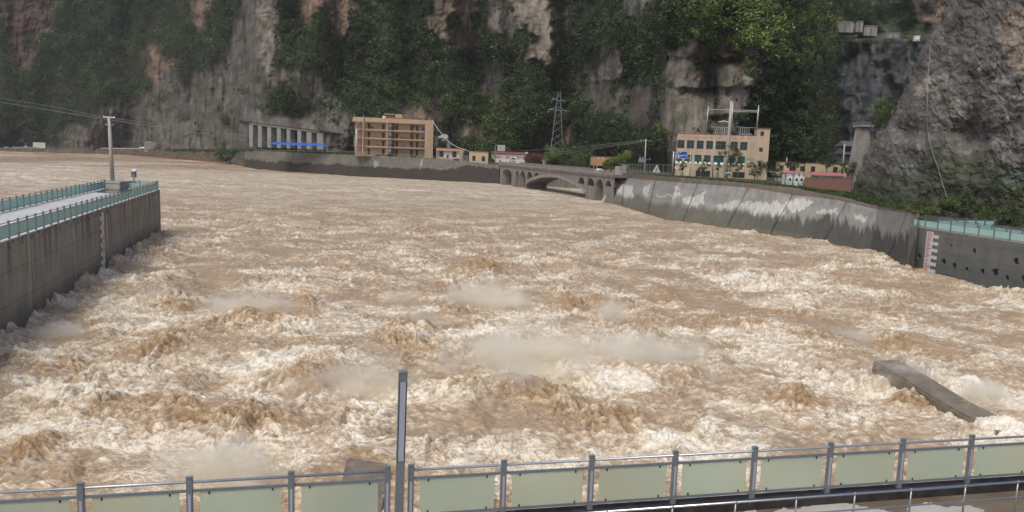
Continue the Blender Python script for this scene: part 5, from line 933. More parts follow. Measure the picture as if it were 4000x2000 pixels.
    # terraces of the road above the gorge
    for (x0, y0, x1, y1, l) in ((370, 145, 540, 187, 'stained pale retaining wall above the gorge, left stretch'), (553, 143, 600, 190, 'pale retaining wall block above the gorge, middle stretch'), (603, 172, 690, 212, 'lower pale retaining wall above the gorge, right stretch'), (742, 214, 828, 258, 'broken stone terrace wall above the gorge')):
        f7 = Facade(Z4(x0, y1), 452, Z4(x1, y1), 452); o = fthing('terrace_wall', l, 'wall', f7, 'terrace walls above the gorge'); b = f7.loc(Z4(x1, y0)); n = max(2, int(b[0]/5)); MB().box(0, b[0], 0, 8, -1, b[1]).build('wall', 'palewall', o)
        for k in range(1, n): MB().box(b[0]*k/n-.5, b[0]*k/n+.3, -.4, 0, -1, b[1]-.5).build('buttress', 'concd', o)
        m = MB().box(0, b[0], -.1, .2, b[1], b[1]+1.0).build('parapet', 'concd', o)
    b = W(*Z4(940, 240), 440); o = thing('white_box', 'small white box on the grassy terrace above the gorge', 'box', b); MB().box(-1.5, 1.5, 0, 2, -1.6, 1.1).build('body', 'white', o, bevel=.1); MB().box(-1.6, 1.6, -.1, 2.1, 1.1, 1.35).build('lid', 'white', o)
    P = []
    for x, y in ((1058, 190), (1030, 240), (1018, 330), (1010, 430), (1005, 560), (1002, 680), (1003, 800), (1012, 870), (1035, 960), (1072, 1060), (1095, 1150), (1120, 1220), (1142, 1285)):
        px, py = Z4(x, y); base = float(np.interp(px, [3280, 3400, 3700, 4000], [152, 146, 128, 112])); P.append(W(px, py, base+.45*(820-py)*base/FPX-6.0))
    tag(MB().tube(P, .032, 6).build('hose', 'wire', None, True), 'long pale hose hanging down the face of the rock spur', 'hose')
right_yard()

# ---------------------------------------------------------------- the arch bridge
def bridge():
    fc = Facade(Z6(415, 645), 337, Z6(2185, 805), 226); t = fthing('arch_bridge', 'old stone arch bridge with open spandrel arches across the side stream', 'bridge', fc); q = lambda x, y: fc.loc(Z6(x, y)); L = q(2190, 800)[0]
    tl = q(415, 627); tr = q(2185, 800); ztop = lambda x: tl[1]+(tr[1]-tl[1])*(x-tl[0])/(tr[0]-tl[0])
    zw = -fc.O[2]-1.2
    a, b = q(815, 1012), q(1735, 1040); cr = q(1230, 843); xc = (a[0]+b[0])/2; zA = (a[1]+b[1])/2; hw = (b[0]-a[0])/2; rise = cr[1]-zA
    intr = lambda x: zA+rise*math.sqrt(max(0, 1-((x-xc)/hw)**2))*.45+rise*.55*(1-((x-xc)/hw)**2)
    def ext(x): u = abs(x-xc)/hw; return intr(x)+.9+.5*u if u < 1 else zw
    holes = []
    for x0, x1, yt, yb in ((455, 592, 712, None), (652, 708, 735, None), (725, 806, 740, None), (830, 912, 755, 'e'), (942, 1018, 766, 'e'), (1628, 1722, 838, 'e'), (1762, 1872, 852, 975), (1898, 2012, 866, None), (2045, 2138, 885, 988)):
        xa, xb = q(x0, yt)[0], q(x1, yt)[0]; zt = q((x0+x1)/2, yt)[1]; holes.append((xa, xb, zt, yb if yb in (None, 'e') else q((x0+x1)/2, yb)[1]))
    m = MB(); xs = sorted(set([0., L]+list(np.linspace(0, L, 260))+[h[0] for h in holes]+[h[1] for h in holes]+[a[0], b[0]]))
    def solid(x, xm):
        base = intr(x) if abs(xm-xc) < hw else zw; iv = [base, ztop(x)-.9]
        for xa, xb, zt, zb in holes:
            if xa < xm < xb:
                r = (xb-xa)/2; u = min(1, abs(x-(xa+xb)/2)/r); top = zt-min(r, 2.2)*(1-math.sqrt(1-u*u)); bot = zw-1 if zb is None else (ext(x) if zb == 'e' else zb); bot = min(bot, top); return [base, max(base, bot), max(base, top), iv[1]]
        return iv
    Wd = 8.5
    for x0, x1 in zip(xs[:-1], xs[1:]):
        xm = (x0+x1)/2; s0, s1_ = solid(x0, xm), solid(x1, xm)
        for k in range(0, len(s0), 2):
            z = (s0[k], s0[k+1], s1_[k], s1_[k+1])
            if max(z[1]-z[0], z[3]-z[2]) < .02: continue
            m.quad((x0, 0, z[0]), (x1, 0, z[2]), (x1, 0, z[3]), (x0, 0, z[1])); m.quad((x0, Wd, z[1]), (x1, Wd, z[3]), (x1, Wd, z[2]), (x0, Wd, z[0])); m.quad((x0, 0, z[0]), (x0, Wd, z[0]), (x1, Wd, z[2]), (x1, 0, z[2])); m.quad((x0, 0, z[1]), (x1, 0, z[3]), (x1, Wd, z[3]), (x0, Wd, z[1]))
    for xa, xb, zt, zb in holes:
        r = (xb-xa)/2
        for x in (xa, xb): zz = zt-min(r, 2.2); bo = zw if zb is None else (ext(x) if zb == 'e' else zb); m.quad((x, 0, bo), (x, Wd, bo), (x, Wd, zz), (x, 0, zz))
    for x in (a[0], b[0]): m.quad((x, 0, zw), (x, Wd, zw), (x, Wd, intr(x)), (x, 0, intr(x)))
    m.build('arches', 'bridge', t)
    # raised arch rings
    def ring(f, x0, x1, wd, n, name, y0=-.18):
        m = MB(); X_ = np.linspace(x0, x1, n)
        for u, v in zip(X_[:-1], X_[1:]): m.hexa([(u, y0, f(u)), (v, y0, f(v)), (v, .0, f(v)), (u, .0, f(u))], [(u, y0, f(u)+wd), (v, y0, f(v)+wd), (v, .0, f(v)+wd), (u, .0, f(u)+wd)])
        return m.build(name, 'bridge2', t)
    ring(intr, a[0]+.05, b[0]-.05, .85, 60, 'arch_ring')
    for xa, xb, zt, zb in holes:
        r = (xb-xa)/2; ring(lambda x: zt-min(r, 2.2)*(1-math.sqrt(max(0, 1-((x-(xa+xb)/2)/(r+.01))**2))), xa, xb, .35, 18, 'spandrel_ring', -.1)
    m = MB(); m.hexa([(-2, -.35, ztop(-2)-.9), (L, -.35, ztop(L)-.9), (L, Wd+.35, ztop(L)-.9), (-2, Wd+.35, ztop(-2)-.9)], [(-2, -.5, ztop(-2)-.15), (L, -.5, ztop(L)-.15), (L, Wd+.5, ztop(L)-.15), (-2, Wd+.5, ztop(-2)-.15)]); m.build('deck', 'bridge', t)
    for y in (-.45, Wd+.15):
        m = MB(); n = 84; 
        m.hexa([(0, y, ztop(0)+.62), (L, y, ztop(L)+.62), (L, y+.3, ztop(L)+.62), (0, y+.3, ztop(0)+.62)], [(0, y, ztop(0)+.82), (L, y, ztop(L)+.82), (L, y+.3, ztop(L)+.82), (0, y+.3, ztop(0)+.82)])
        m.hexa([(0, y+.02, ztop(0)-.148), (L, y+.02, ztop(L)-.148), (L, y+.28, ztop(L)-.148), (0, y+.28, ztop(0)-.148)], [(0, y+.02, ztop(0)+.12), (L, y+.02, ztop(L)+.12), (L, y+.28, ztop(L)+.12), (0, y+.28, ztop(0)+.12)])
        for k in range(n): x = L*(k+.5)/n; m.box(x-.22, x+.22, y+.03, y+.27, ztop(x)+.12, ztop(x)+.62)
        m.build('parapet', 'bridge3', t)
    for x in (-.4, L*.28): MB().box(x-.4, x+.4, -.6+Wd*(x > 1), .3+Wd*(x > 1), ztop(x)-.2, ztop(x)+(1.4 if x < 1 else 2.4)).build('end_post', 'bridge3', t)
bridge()
def bridge_block():
    P = [Z6(2190, 670), Z6(2290, 672), Z6(2290, 645), Z6(2365, 648), Z6(2365, 700)]; f = Facade(Z6(2185, 760), 232, Z6(2370, 770), 230); o = fthing('concrete_block', 'stepped grey concrete block where the bridge meets the flood wall', 'block', f); q = lambda x, y: f.loc(Z6(x, y)); MB().box(0, q(2290, 700)[0], 0, 2.5, -4, q(2240, 672)[1]).build('low_step', 'conc', o); MB().box(q(2290, 700)[0]+.003, q(2365, 700)[0], 0, 2.5, -4, q(2320, 645)[1]).build('high_step', 'conc', o)
bridge_block()
# ---------------------------------------------------------------- trees standing apart from the scrub
M['stakew'] = mat('stake_wood', (.10, .08, .065), rough=.9, bump=0)
M['darkrock'] = mat('dark_boulder', (.10, .098, .09), rough=.9, var=.3, scale=.3, bump=.5, dist=.3)
def crown_pts(n, r, h, seed, shape='round'):
    g = np.random.default_rng(seed); d = g.normal(size=(n, 3)); d /= np.linalg.norm(d, axis=1)[:, None]; d *= g.uniform(.35, .95, n)[:, None]**.7
    if shape == 'cone': z = g.uniform(0, 1, n); k = (1-z*.88)*.9; return np.stack([d[:, 0]*r*k, d[:, 1]*r*k, z*h], 1)
    return d*np.array([r, r, h/2])+np.array([0, 0, h/2])
def tree(name, label, cat, p, D, base_h, r, h, col, seed, n=26, lr=.35, leaves=60, ls=.16, shape='round', group=None, trunk=.12, lean=0, bark='bark', stakes=False, z=None):
    """p: photographed foot, D metres away; base_h trunk below crown, crown radius r and height h"""
    b = W(*p, D); t = thing(name, label, cat, b, 0, group); m = MB(); g = random.Random(seed)
    m.tube([(0, 0, -.4), (lean*.4, 0, base_h*.6), (lean, 0, base_h+h*.35)], trunk, 8, trunk*.45)
    C = crown_pts(n, r, h, seed, shape)+np.array([lean, 0, base_h])
    for k in range(min(9, n)): c = C[k]; s = .35+.4*g.random(); m.tube([(lean*s, 0, base_h*(.55+.4*g.random())), tuple(c*.5+np.array([lean*.5, 0, base_h*.5])+np.array([0, 0, .1*h])), tuple(c)], trunk*.4, 5, trunk*.1)
    m.build('trunk', bark, t, True)
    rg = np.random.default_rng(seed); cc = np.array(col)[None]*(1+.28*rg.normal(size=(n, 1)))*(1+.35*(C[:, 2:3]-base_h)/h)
    leaf_obj('crown', C, np.full(n, r*lr)*rg.uniform(.6, 1.25, n), leaves, ls, np.clip(cc, .01, .4), t, squash=.75, cvar=.3, up=.8)
    if stakes:
        s = MB()
        for a in (-1, 0, 1): s.tube([(a*base_h*.55, -.5+abs(a)*.7, -.3), (0, 0, base_h*.72)], .045, 5)
        s.build('stake', 'stakew', t)
    return t
G1, G2, G3, GD = (.075, .115, .036), (.15, .20, .05), (.11, .155, .042), (.028, .045, .02)
T6 = [(1185, 650, 352, 3.2, 9.5, G2, 'light green tree with pointed top right of the red shrub', 'round'), (1110, 655, 350, 2.0, 3.2, G2, 'low pale green bush at the foot of the red shrub', 'round'), (1290, 665, 356, 4.2, 7.0, G3, 'broad green tree behind the middle of the bridge parapet', 'round'), (1390, 670, 350, 3.6, 10.5, (.085, .12, .032), 'taller green tree with pale trunk behind the bridge', 'round'),
      (1475, 680, 345, 3.2, 8.0, G1, 'dark green tree right of the taller bridge tree', 'round'), (1555, 688, 340, 3.0, 9.0, G1, 'narrow green tree fourth from the red shrub', 'cone'), (1660, 700, 330, 3.6, 7.2, G3, 'round green tree left of the palm by the gatehouse', 'round'), (1745, 710, 322, 3.4, 8.2, G1, 'deep green tree just left of the ochre gatehouse', 'round'),
      (2030, 738, 244, 1.1, 3.0, G3, 'small tree against the right half of the gatehouse', 'round'), (2125, 745, 238, 2.1, 4.2, G3, 'bushy green tree at the right corner of the gatehouse', 'round'), (2330, 690, 262, 3.2, 5.8, G2, 'bright green bush between the gatehouse and the flood wall', 'round'), (2260, 690, 268, 2.2, 4.2, G1, 'darker bush left of the bright bush by the flood wall', 'round')]
for i, (x, y, D, r, h, c, l, sh) in enumerate(T6): tree('tree', l, 'tree', Z6(x, y), D, h*.12, r, h*.88, c, 100+i, n=30, ls=.2, shape=sh, group='trees behind the arch bridge', trunk=.25)
tree('red_shrub', 'dark red leaved shrub at the left end of the bridge', 'shrub', Z6(925, 645), 356, .3, 4.6, 5.0, (.16, .04, .045), 201, n=34, ls=.22, trunk=.2)
tree('red_shrub', 'smaller dull red shrub in front of the end of the slogan wall', 'shrub', Z6(830, 640), 362, .2, 2.4, 3.6, (.13, .05, .04), 202, n=20, ls=.2, trunk=.15)
tree('palm_tree', 'dark drooping palm left of the gatehouse pillars', 'palm', Z6(1800, 735), 300, 3.2, 2.0, 2.6, (.05, .06, .035), 203, n=16, ls=.28, trunk=.2)
T7 = [(912, 925, 182, 2.3, 3.2, 5.2, (.05, .072, .03), 'largest tree in front of the station held by three crossed stakes', 34, True), (350, 925, 181, 1.1, .85, 2.4, G3, 'thin young tree with stakes by the round road sign', 14, True), (590, 910, 190, .6, 1.7, 3.0, (.06, .08, .035), 'sparse young tree over the left garage opening', 16, False), (768, 930, 184, 1.2, .7, 1.9, (.08, .085, .035), 'small staked sapling with yellowish leaves left of the largest tree', 12, True),
      (1005, 925, 189, 1.0, 1.6, 2.6, G1, 'thin tree just right of the largest staked tree', 16, False), (1235, 950, 184, .7, 2.6, 3.6, (.045, .07, .028), 'round bush below the stair tower', 28, False), (1205, 960, 178, .2, 1.6, 2.0, G3, 'paler shrub at the foot of the round bush below the stair tower', 18, False), (1400, 950, 192, .4, 2.7, 4.6, (.03, .05, .022), 'dark bush filling the gap right of the station', 30, False),
      (1470, 965, 182, .2, 1.8, 2.4, (.13, .15, .06), 'yellow green shrub left of the pink roofed shed', 18, False), (1795, 885, 188, 2.0, 2.4, 6.2, (.045, .075, .032), 'tall feathery conifer behind the pink roofed sheds', 34, False), (1650, 890, 189, .5, 1.9, 2.2, (.06, .06, .035), 'dark brownish bush before the second window of the low building', 18, False), (2055, 900, 188, 1.4, 2.4, 3.6, (.05, .075, .035), 'loose round tree before the low building between windows', 24, False), (2310, 945, 172, .3, 2.6, 3.6, (.055, .09, .028), 'bright bush at the right end of the brick wall', 26, False), (1960, 875, 200, .4, 1.6, 2, G3, 'small bush behind the long pink shed', 12, False)]
for i, (x, y, D, bh, r, h, c, l, n, st) in enumerate(T7): tree('tree', l, 'tree' if 'bush' not in l and 'shrub' not in l else 'bush', Z7(x, y), D, bh, r, h, c, 300+i, n=n, ls=.13, shape='cone' if 'conifer' in l else 'round', group='trees and bushes before the station', trunk=.1, stakes=st, lr=.3)
tree('bush', 'big round green bush on the river bank at the left end of the retaining wall', 'bush', ((1425)/1.61, 1020/1.61), 500, .2, 8.2, 10.5, (.06, .10, .028), 401, n=60, ls=.35, trunk=.3, lr=.32)
tree('bush', 'yellow green bush clinging to the rock above the stone tower', 'bush', Z4(730, 832), 164, .1, 3.6, 7.2, (.085, .11, .03), 402, n=44, ls=.16, lr=.33, trunk=.1)
for i, (x, y, r, l) in enumerate(((975, 850, .9, 'small round shrub on the crest where the flood wall meets the right wall'), (1010, 850, 1.5, 'bright green shrub above the left end of the right wall railing'), (1560, 280, 2.6, 'yellow green bush over the right wall railing'), (1200, 850, 1.4, 'dark shrub at the foot of the spur above the right railing'), (700, 840, 1.0, 'low shrub on the grassy crest left of the right wall'))):
    tree('bush', l, 'bush', (3400+x/3.22, 800+y/3.22) if i == 2 else (ZR(x, 90)), 112 if i == 2 else 118, .1, r, r*1.5, (.08, .125, .03) if i in (1, 2) else (.05, .08, .025), 410+i, n=22, ls=.1, trunk=.05, group='shrubs below the rock spur')
m = MB(); b = W(938, 642, 500); m.ball((0, 0, 0), 7.5, 9, (1., .8, .75)); o = m.build('boulder', 'darkrock'); o.location = b
for v in o.data.vertices: v.co += Vector((random.uniform(-1.2, 1.2), random.uniform(-1.2, 1.2), random.uniform(-1, 1)))
tag(o, 'dark grey boulder beside the round bush on the far bank', 'boulder')
# ---------------------------------------------------------------- poles and wires
M['blk'] = mat('block_concrete', (.40, .385, .33), rough=.85, var=.14, scale=1.2, bump=.15)
M['mesh'] = mat('green_mesh', (.10, .16, .12), rough=.6, bump=0)
M['carw'] = mat('white_car_paint', (.72, .72, .70), rough=.25, var=.03, bump=0, spec=.6)
M['grey2'] = mat('rough_grey_concrete', (.24, .225, .20), rough=.95, var=.25, scale=.4, bump=.3)
M['bluebin'] = mat('dark_blue_plastic', (.015, .03, .16), rough=.4, var=.08, bump=0)
def pole(name, label, foot, top, D, r, arms=(), cat='utility pole', m='pole', D2=None, group=None, rt=.65):
    a = W(*foot, D); b = W(*top, D2 or D); t = thing(name, label, cat, a, 0, group); d = b-a; MB().tube([(0, 0, -.3), d], r, 12, r*rt).build('shaft', m, t, True)
    for (u, w, ang) in arms:
        c = d*u; e = np.array([math.cos(ang), math.sin(ang), 0])*w; ar = MB().tube([c-e, c+e], r*.3, 6).build('crossarm', 'metal', t)
        for s in (-.9, 0.1, .9): q = c+e*s; MB().tube([q, q+np.array([0, 0, .25*w+.1])], r*.22, 6).build('insulator', 'panelw', ar)
    return t, b
wires_group = 'overhead wires'
def wire(label, pts, Ds, r, m='wire', sag=0):
    P = [W(*p, D) for p, D in zip(pts, Ds)]; out = []
    for a, b in zip(P[:-1], P[1:]):
        for k in range(12): u = k/12; out.append(a*(1-u)+b*u-np.array([0, 0, sag*4*u*(1-u)]))
    out.append(P[-1]); tag(MB().tube(out, r, 5).build('wire', m), label, 'wire', wires_group)
PP = W(441, 706, 106.5); blk = thing('concrete_block', 'pale square concrete block at the foot of the pier pole', 'block', (PP[0], PP[1], ZP)); MB().box(-2.9, 2.9, -1.2, 1.2, -.02, 3.05*.95).build('block', 'blk', blk, bevel=.06) if False else None
q0, q1, q2 = Pz(*Z8(1325, 838), ZP), Pz(*Z8(1505, 845), ZP), None; hb = float(W(*Z8(1400, 735), q0[1])[2])-ZP; wd = q1[0]-q0[0]
blk.location = (q0[0], q0[1], ZP); MB().box(0, wd, 0, 2.4, 0, hb*.72).box(-.04, wd+.04, -.04, 2.44, hb*.72, hb).build('body', 'blk', blk, bevel=.05)
t, ptop = pole('utility_pole', 'tall leaning concrete pole on the block at the tip of the left pier', Z8(1418, 735), (425.5, 455), q0[1]+1.2, .30, ((.985, .75, .3), (.87, .5, .9)))
DPp = q0[1]+1.2
wire('upper wire from the pier pole towards the left edge', [(425, 462), (200, 415), (-200, 352)], [DPp, 105, 98], .022); wire('lower wire from the pier pole towards the left edge', [(420, 467), (180, 428), (-200, 366)], [DPp, 105, 98], .03)
wire('upper wire from the pier pole to the apartment block', [(428, 460), (1000, 535), (1391, 571)], [DPp, 240, 352], .05); wire('lower wire from the pier pole to the apartment block', [(440, 470), (1000, 551), (1391, 594)], [DPp, 240, 352], .06)
wire('third wire reaching the apartment pole', [(1000, 585), (1391, 594), (1700, 611)], [330, 352, 350], .05)
pole('utility_pole', 'pale concrete pole at the left corner of the apartment block', Z5(346, 735), Z5(342, 385), 354, .55, ((.06, .8, 0),), rt=.8)
_, ut = pole('utility_pole', 'concrete utility pole between the bridge and the power station', Z3(995, 1090), Z3(1003, 873), 206, .22, ((.94, 1.6, .3), (.40, 1.6, .3)))
b = W(*Z3(975, 1012), 206); o = thing('transformer', 'small transformer on the utility pole between bridge and station', 'transformer', b); MB().box(-.8, .8, -.4, .4, -.4, .5).build('tank', 'metal2', o, bevel=.05); MB().tube([(-.4, 0, .5), (-.4, 0, 1.)], .08, 6).tube([(.3, 0, .5), (.3, 0, 1.)], .08, 6).build('bushing', 'white', o)
for k, (y0, x1, y1, l) in enumerate(((878, 500, 440, 'top wire from the middle utility pole to the left bank'), (884, 850, 490, 'second wire from the middle utility pole over the bridge'), (890, 830, 512, 'third wire from the middle utility pole over the bridge'))): wire(l, [Z3(1003-k*4, y0), Z6(1400, 400+38*k), Z6(x1, y1)], [206, 275, 350], .035)
wire('faint wire from the middle utility pole to the station roof', [Z3(1003, 880), Z7(264, 560)], [206, 200], .02, 'wiredk')
wire('wire from the station pole past the rock', [Z7(1245, 150), Z7(2000, 640)], [207, 200], .02, 'wiredk')
# lattice pylon
def pylon():
    D = 372; a, b, top = W(*Z3(403, 925), D), W(*Z3(482, 950), D), W(*Z3(453, 577), D); c = (a+b)/2; t = thing('pylon', 'tall thin steel lattice pylon on the wooded slope above the bridge', 'pylon', c); hw = np.linalg.norm((b-a)[:2])/2; H = top[2]-c[2]; tw = .9
    f = lambda u, sx, sy: (sx*(hw*(1-u)+tw*u), sy*(hw*(1-u)+tw*u), -2+(H+2)*u)
    for sx in (-1, 1):
        for sy in (-1, 1): MB().tube([f(0, sx, sy), f(1, sx*.5, sy*.5)], .11, 5, .08).build('leg', 'greym2', t)
    m = MB(); n = 9; us = [1-(1-k/n)**1.0 for k in range(n+1)]
    for u, v in zip(us[:-1], us[1:]):
        for s in (-1, 1): m.tube([f(u, -1, s), f(v, 1, s)], .045, 4).tube([f(u, 1, s), f(v, -1, s)], .045, 4).tube([f(u, s, -1), f(v, s, 1)], .045, 4)
    m.build('bracing', 'greym2', t)
    for y, x0, x1 in ((628, 413, 493), (690, 392, 502)):
        z = W(*Z3(453, y), D)[2]-c[2]; x_0 = W(*Z3(x0, y), D)[0]-c[0]; x_1 = W(*Z3(x1, y), D)[0]-c[0]; ar = MB().tube([(x_0, 0, z), (x_1, 0, z-.4)], .13, 5).tube([(x_0, 0, z), (0, 0, z+1.5)], .1, 4).tube([(x_1, 0, z-.4), (0, 0, z+1.5)], .1, 4).build('crossarm', 'greym2', t)
        for x in (x_0, x_1): MB().tube([(x, 0, z), (x, 0, z-1.4)], .1, 6).build('insulator', 'panelw', ar)
pylon()
pole('street_pole', 'thin pole with small crossarms in front of the left station windows', Z7(437, 960), Z7(450, 640), 183, .13, ((.93, .9, 0), (.75, .7, 0)), 'pole'); pole('street_pole', 'slim pole with bracket rising past the upper station windows', Z7(708, 950), Z7(722, 495), 190, .14, ((.99, .8, 0),), 'pole', m='pole')
pole('house_pole', 'grey pole in front of the dark tiled house', Z4(468, 1085), Z4(482, 905), 172, .2, (), 'pole')
# ---------------------------------------------------------------- signs
def signs():
    fc = Facade(Z7(282, 735), 184, Z7(411, 738), 184); t = fthing('direction_sign', 'large blue road direction sign with white fork arrow before the station', 'sign', fc); q = lambda x, y: fc.loc(Z7(x, y)); z0 = (q(282, 722)[1]+q(411, 733)[1])/2; z1 = (q(282, 637)[1]+q(411, 638)[1])/2; w = q(411, 700)[0]; h = z1-z0
    MB().box(0, w, 0, .08, z0, z1).build('panel', 'blue', t, bevel=.015); m = MB(); e = .08
    for b in ((0.05, w-.05, z1-.05-e, z1-.05), (.05, w-.05, z0+.05, z0+.05+e), (.05, .05+e, z0+.05+e, z1-.05-e), (w-.05-e, w-.05, z0+.05+e, z1-.05-e)): m.box(b[0], b[1], -.012, -.001, b[2], b[3])
    m.build('border', 'white', t)
    m = MB(); X = lambda u: u*w; Zz = lambda v: z0+v*h; y = -.012
    m.hexa([(X(.13), y, Zz(.12)), (X(.21), y, Zz(.12)), (X(.21), -.001, Zz(.12)), (X(.13), -.001, Zz(.12))], [(X(.13), y, Zz(.60)), (X(.21), y, Zz(.60)), (X(.21), -.001, Zz(.60)), (X(.13), -.001, Zz(.60))])
    y = -.016; m.hexa([(X(.17), y, Zz(.18)), (X(.24), y, Zz(.18)), (X(.24), -.001, Zz(.18)), (X(.17), -.001, Zz(.18))], [(X(.36), y, Zz(.46)), (X(.38), y, Zz(.36)), (X(.38), -.001, Zz(.36)), (X(.36), -.001, Zz(.46))])
    m.box(X(.36), X(.56), -.02, -.001, Zz(.37), Zz(.47)); m.build('arrow', 'white', t)
    for (u, v, n) in ((.13, .76, 2), (.62, .36, 2)):
        for k in range(n):
            g = MB(); x = X(u)+k*w*.155; s = w*.12; zz = Zz(v)
            for j in range(3): g.box(x, x+s, -.014, -.001, zz+j*s*.42, zz+j*s*.42+s*.14)
            g.box(x+s*.42, x+s*.56, -.018, -.001, zz-s*.05, zz+s*1.1); g.build('character', 'white', t)
    p0 = fc.loc(Z7(236, 925)); p1 = fc.loc(Z7(250, 640)); m = MB().tube([(p0[0], .3, p0[1]), (p1[0], .3, p1[1])], .16, 10); m.build('post', 'metal', t, True)
    for v in (.3, .75): MB().tube([(p1[0], .3, Zz(v)), (w*.9, .12, Zz(v))], .07, 6).build('bracket', 'metal', t)
    f = Facade(Z7(222, 715), 187, Z7(249, 715), 188); t = fthing('small_blue_sign', 'small blue sign plate on the left side of the direction sign post', 'sign', f); b = f.loc(Z7(249, 672)); MB().box(0, b[0], 0, .06, 0, b[1]).build('panel', 'blue', t); MB().box(b[0]*.2, b[0]*.8, -.012, -.001, b[1]*.6, b[1]*.72).build('lettering', 'white', t); MB().box(b[0]*.45, b[0]*.55, -.012, -.001, b[1]*.15, b[1]*.5).build('arrow', 'white', t)
    b = W(*Z7(283, 925), 180); t = thing('round_sign', 'round white road sign with red rim beside the direction sign', 'sign', b); c = W(*Z7(283, 832), 180)-b
    for r, y, mm, nm in ((.55, 0, 'red', 'rim'), (.42, -.012, 'white', 'disc'), (.12, -.02, 'dark', 'mark')): m = MB(); m.tube([(c[0], y, c[2]), (c[0], y-.03+.0, c[2])], r, 20); m.build(nm, mm, t)
    MB().tube([(0, .05, -.5), (c[0], .05, c[2]+.3)], .06, 8).build('post', 'metal', t); s = MB()
    for a in (-1.1, 1.2): s.tube([(a, 0, -.3), (0, 0, 2.6)], .05, 5)
    s.build('stay', 'stakew', t)
    b = W(*Z7(45, 905), 214); t = thing('warning_sign', 'white triangular warning sign on a short post left of the station', 'sign', b); c = W(*Z7(45, 845), 214)-b; m = MB(); m.hexa([(c[0]-1.1, -.03, c[2]-1), (c[0]+1.1, -.03, c[2]-1), (c[0]+1.1, .03, c[2]-1), (c[0]-1.1, .03, c[2]-1)], [(c[0]-.03, -.03, c[2]+1.1), (c[0]+.03, -.03, c[2]+1.1), (c[0]+.03, .03, c[2]+1.1), (c[0]-.03, .03, c[2]+1.1)]); m.build('plate', 'white', t); m = MB(); m.hexa([(c[0]-.5, -.05, c[2]-.6), (c[0]+.5, -.05, c[2]-.6), (c[0]+.5, -.031, c[2]-.6), (c[0]-.5, -.031, c[2]-.6)], [(c[0]-.03, -.05, c[2]+.4), (c[0]+.03, -.05, c[2]+.4), (c[0]+.03, -.031, c[2]+.4), (c[0]-.03, -.031, c[2]+.4)]); m.build('symbol', 'metal', t); MB().tube([(0, .05, -.4), (0, .05, c[2])], .06, 6).build('post', 'metal', t)
    b = W(*Z7(880, 965), 178); t = thing('notice_board', 'grey notice board between the stakes of the largest tree', 'sign', b); e = W(*Z7(908, 885), 178)-b; MB().box(-.5, e[0]+.4, 0, .08, .9, e[2]).build('board', 'panelw', t)
    for x in (-.3, e[0]+.2): MB().tube([(x, .1, -.4), (x, .1, e[2])], .05, 6).build('leg', 'metal', t)
    MB().box(-.3, e[0]+.2, -.012, 0, e[2]-.7, e[2]-.4).build('lettering', 'dark', t)
signs()
# wire mesh fence on the crest of the flood wall
def mesh_fence(label, pts, D, h=1.3, step=2.6):
    P = []
    for (a, b), (Da, Db) in zip(zip(pts[:-1], pts[1:]), zip(D[:-1], D[1:])):
        A, B = W(*a, Da), W(*b, Db); n = max(1, int(np.linalg.norm(B-A)/step))
        for k in range(n): P.append(A+(B-A)*k/n)
    P.append(W(*pts[-1], D[-1])); o = P[0]; t = thing('mesh_fence', label, 'fence', o, 0, 'mesh fences on the flood wall crest'); L = [p-o for p in P]
    post = None
    for p in L:
        if post is None: post = MB().tube([(0, 0, -.3), (0, 0, h+.05)], .035, 6).build('post', 'metal', t); q = post
        else: q = post.copy(); COL.objects.link(q); q.parent = t
        q.location = tuple(p)
    MB().tube([p+np.array([0, 0, h]) for p in L], .035, 5).build('top_rail', 'metal', t); MB().tube([p+np.array([0, 0, .1]) for p in L], .02, 5).build('bottom_rail', 'metal', t)
    m = MB()
    for a, b in zip(L[:-1], L[1:]):
        for k in range(1, 9): z = h*k/9; m.tube([a+np.array([0, 0, z]), b+np.array([0, 0, z])], .008, 3, cap=False)
        for k in range(14): u = k/14; c = a+(b-a)*u; m.tube([c+np.array([0, 0, .1]), c+np.array([0, 0, h])], .008, 3, cap=False)
    m.build('mesh', 'mesh', t)
mesh_fence('green wire mesh fence between the bridge and the blue sign', [(2420, 672), Z7(0, 905), Z7(120, 912), Z7(238, 920)], [230, 199, 193, 187], h=2.4); mesh_fence('wire mesh fence in front of the station and cabinets', [Z7(440, 940), Z7(690, 960), Z7(1000, 990), Z7(1300, 1015), Z7(1520, 1040)], [181, 176, 170, 165, 161], h=2.6)
def stakes():
    for a, b, l in ((Z7(1728, 1058), Z7(1800, 965), 'dark slanting prop against the cabinets'), (Z7(1712, 1135), Z7(1672, 1065), 'pale short pipe poking from the crest left of the brick wall'), (Z7(1920, 1130), Z7(1880, 1085), 'pale short pipe poking from the grass below the brick wall')):
        tag(MB().tube([W(*a, 155), W(*b, 157)], .06, 6).build('prop', 'stakew' if 'dark' in l else 'pole'), l, 'prop')
stakes()
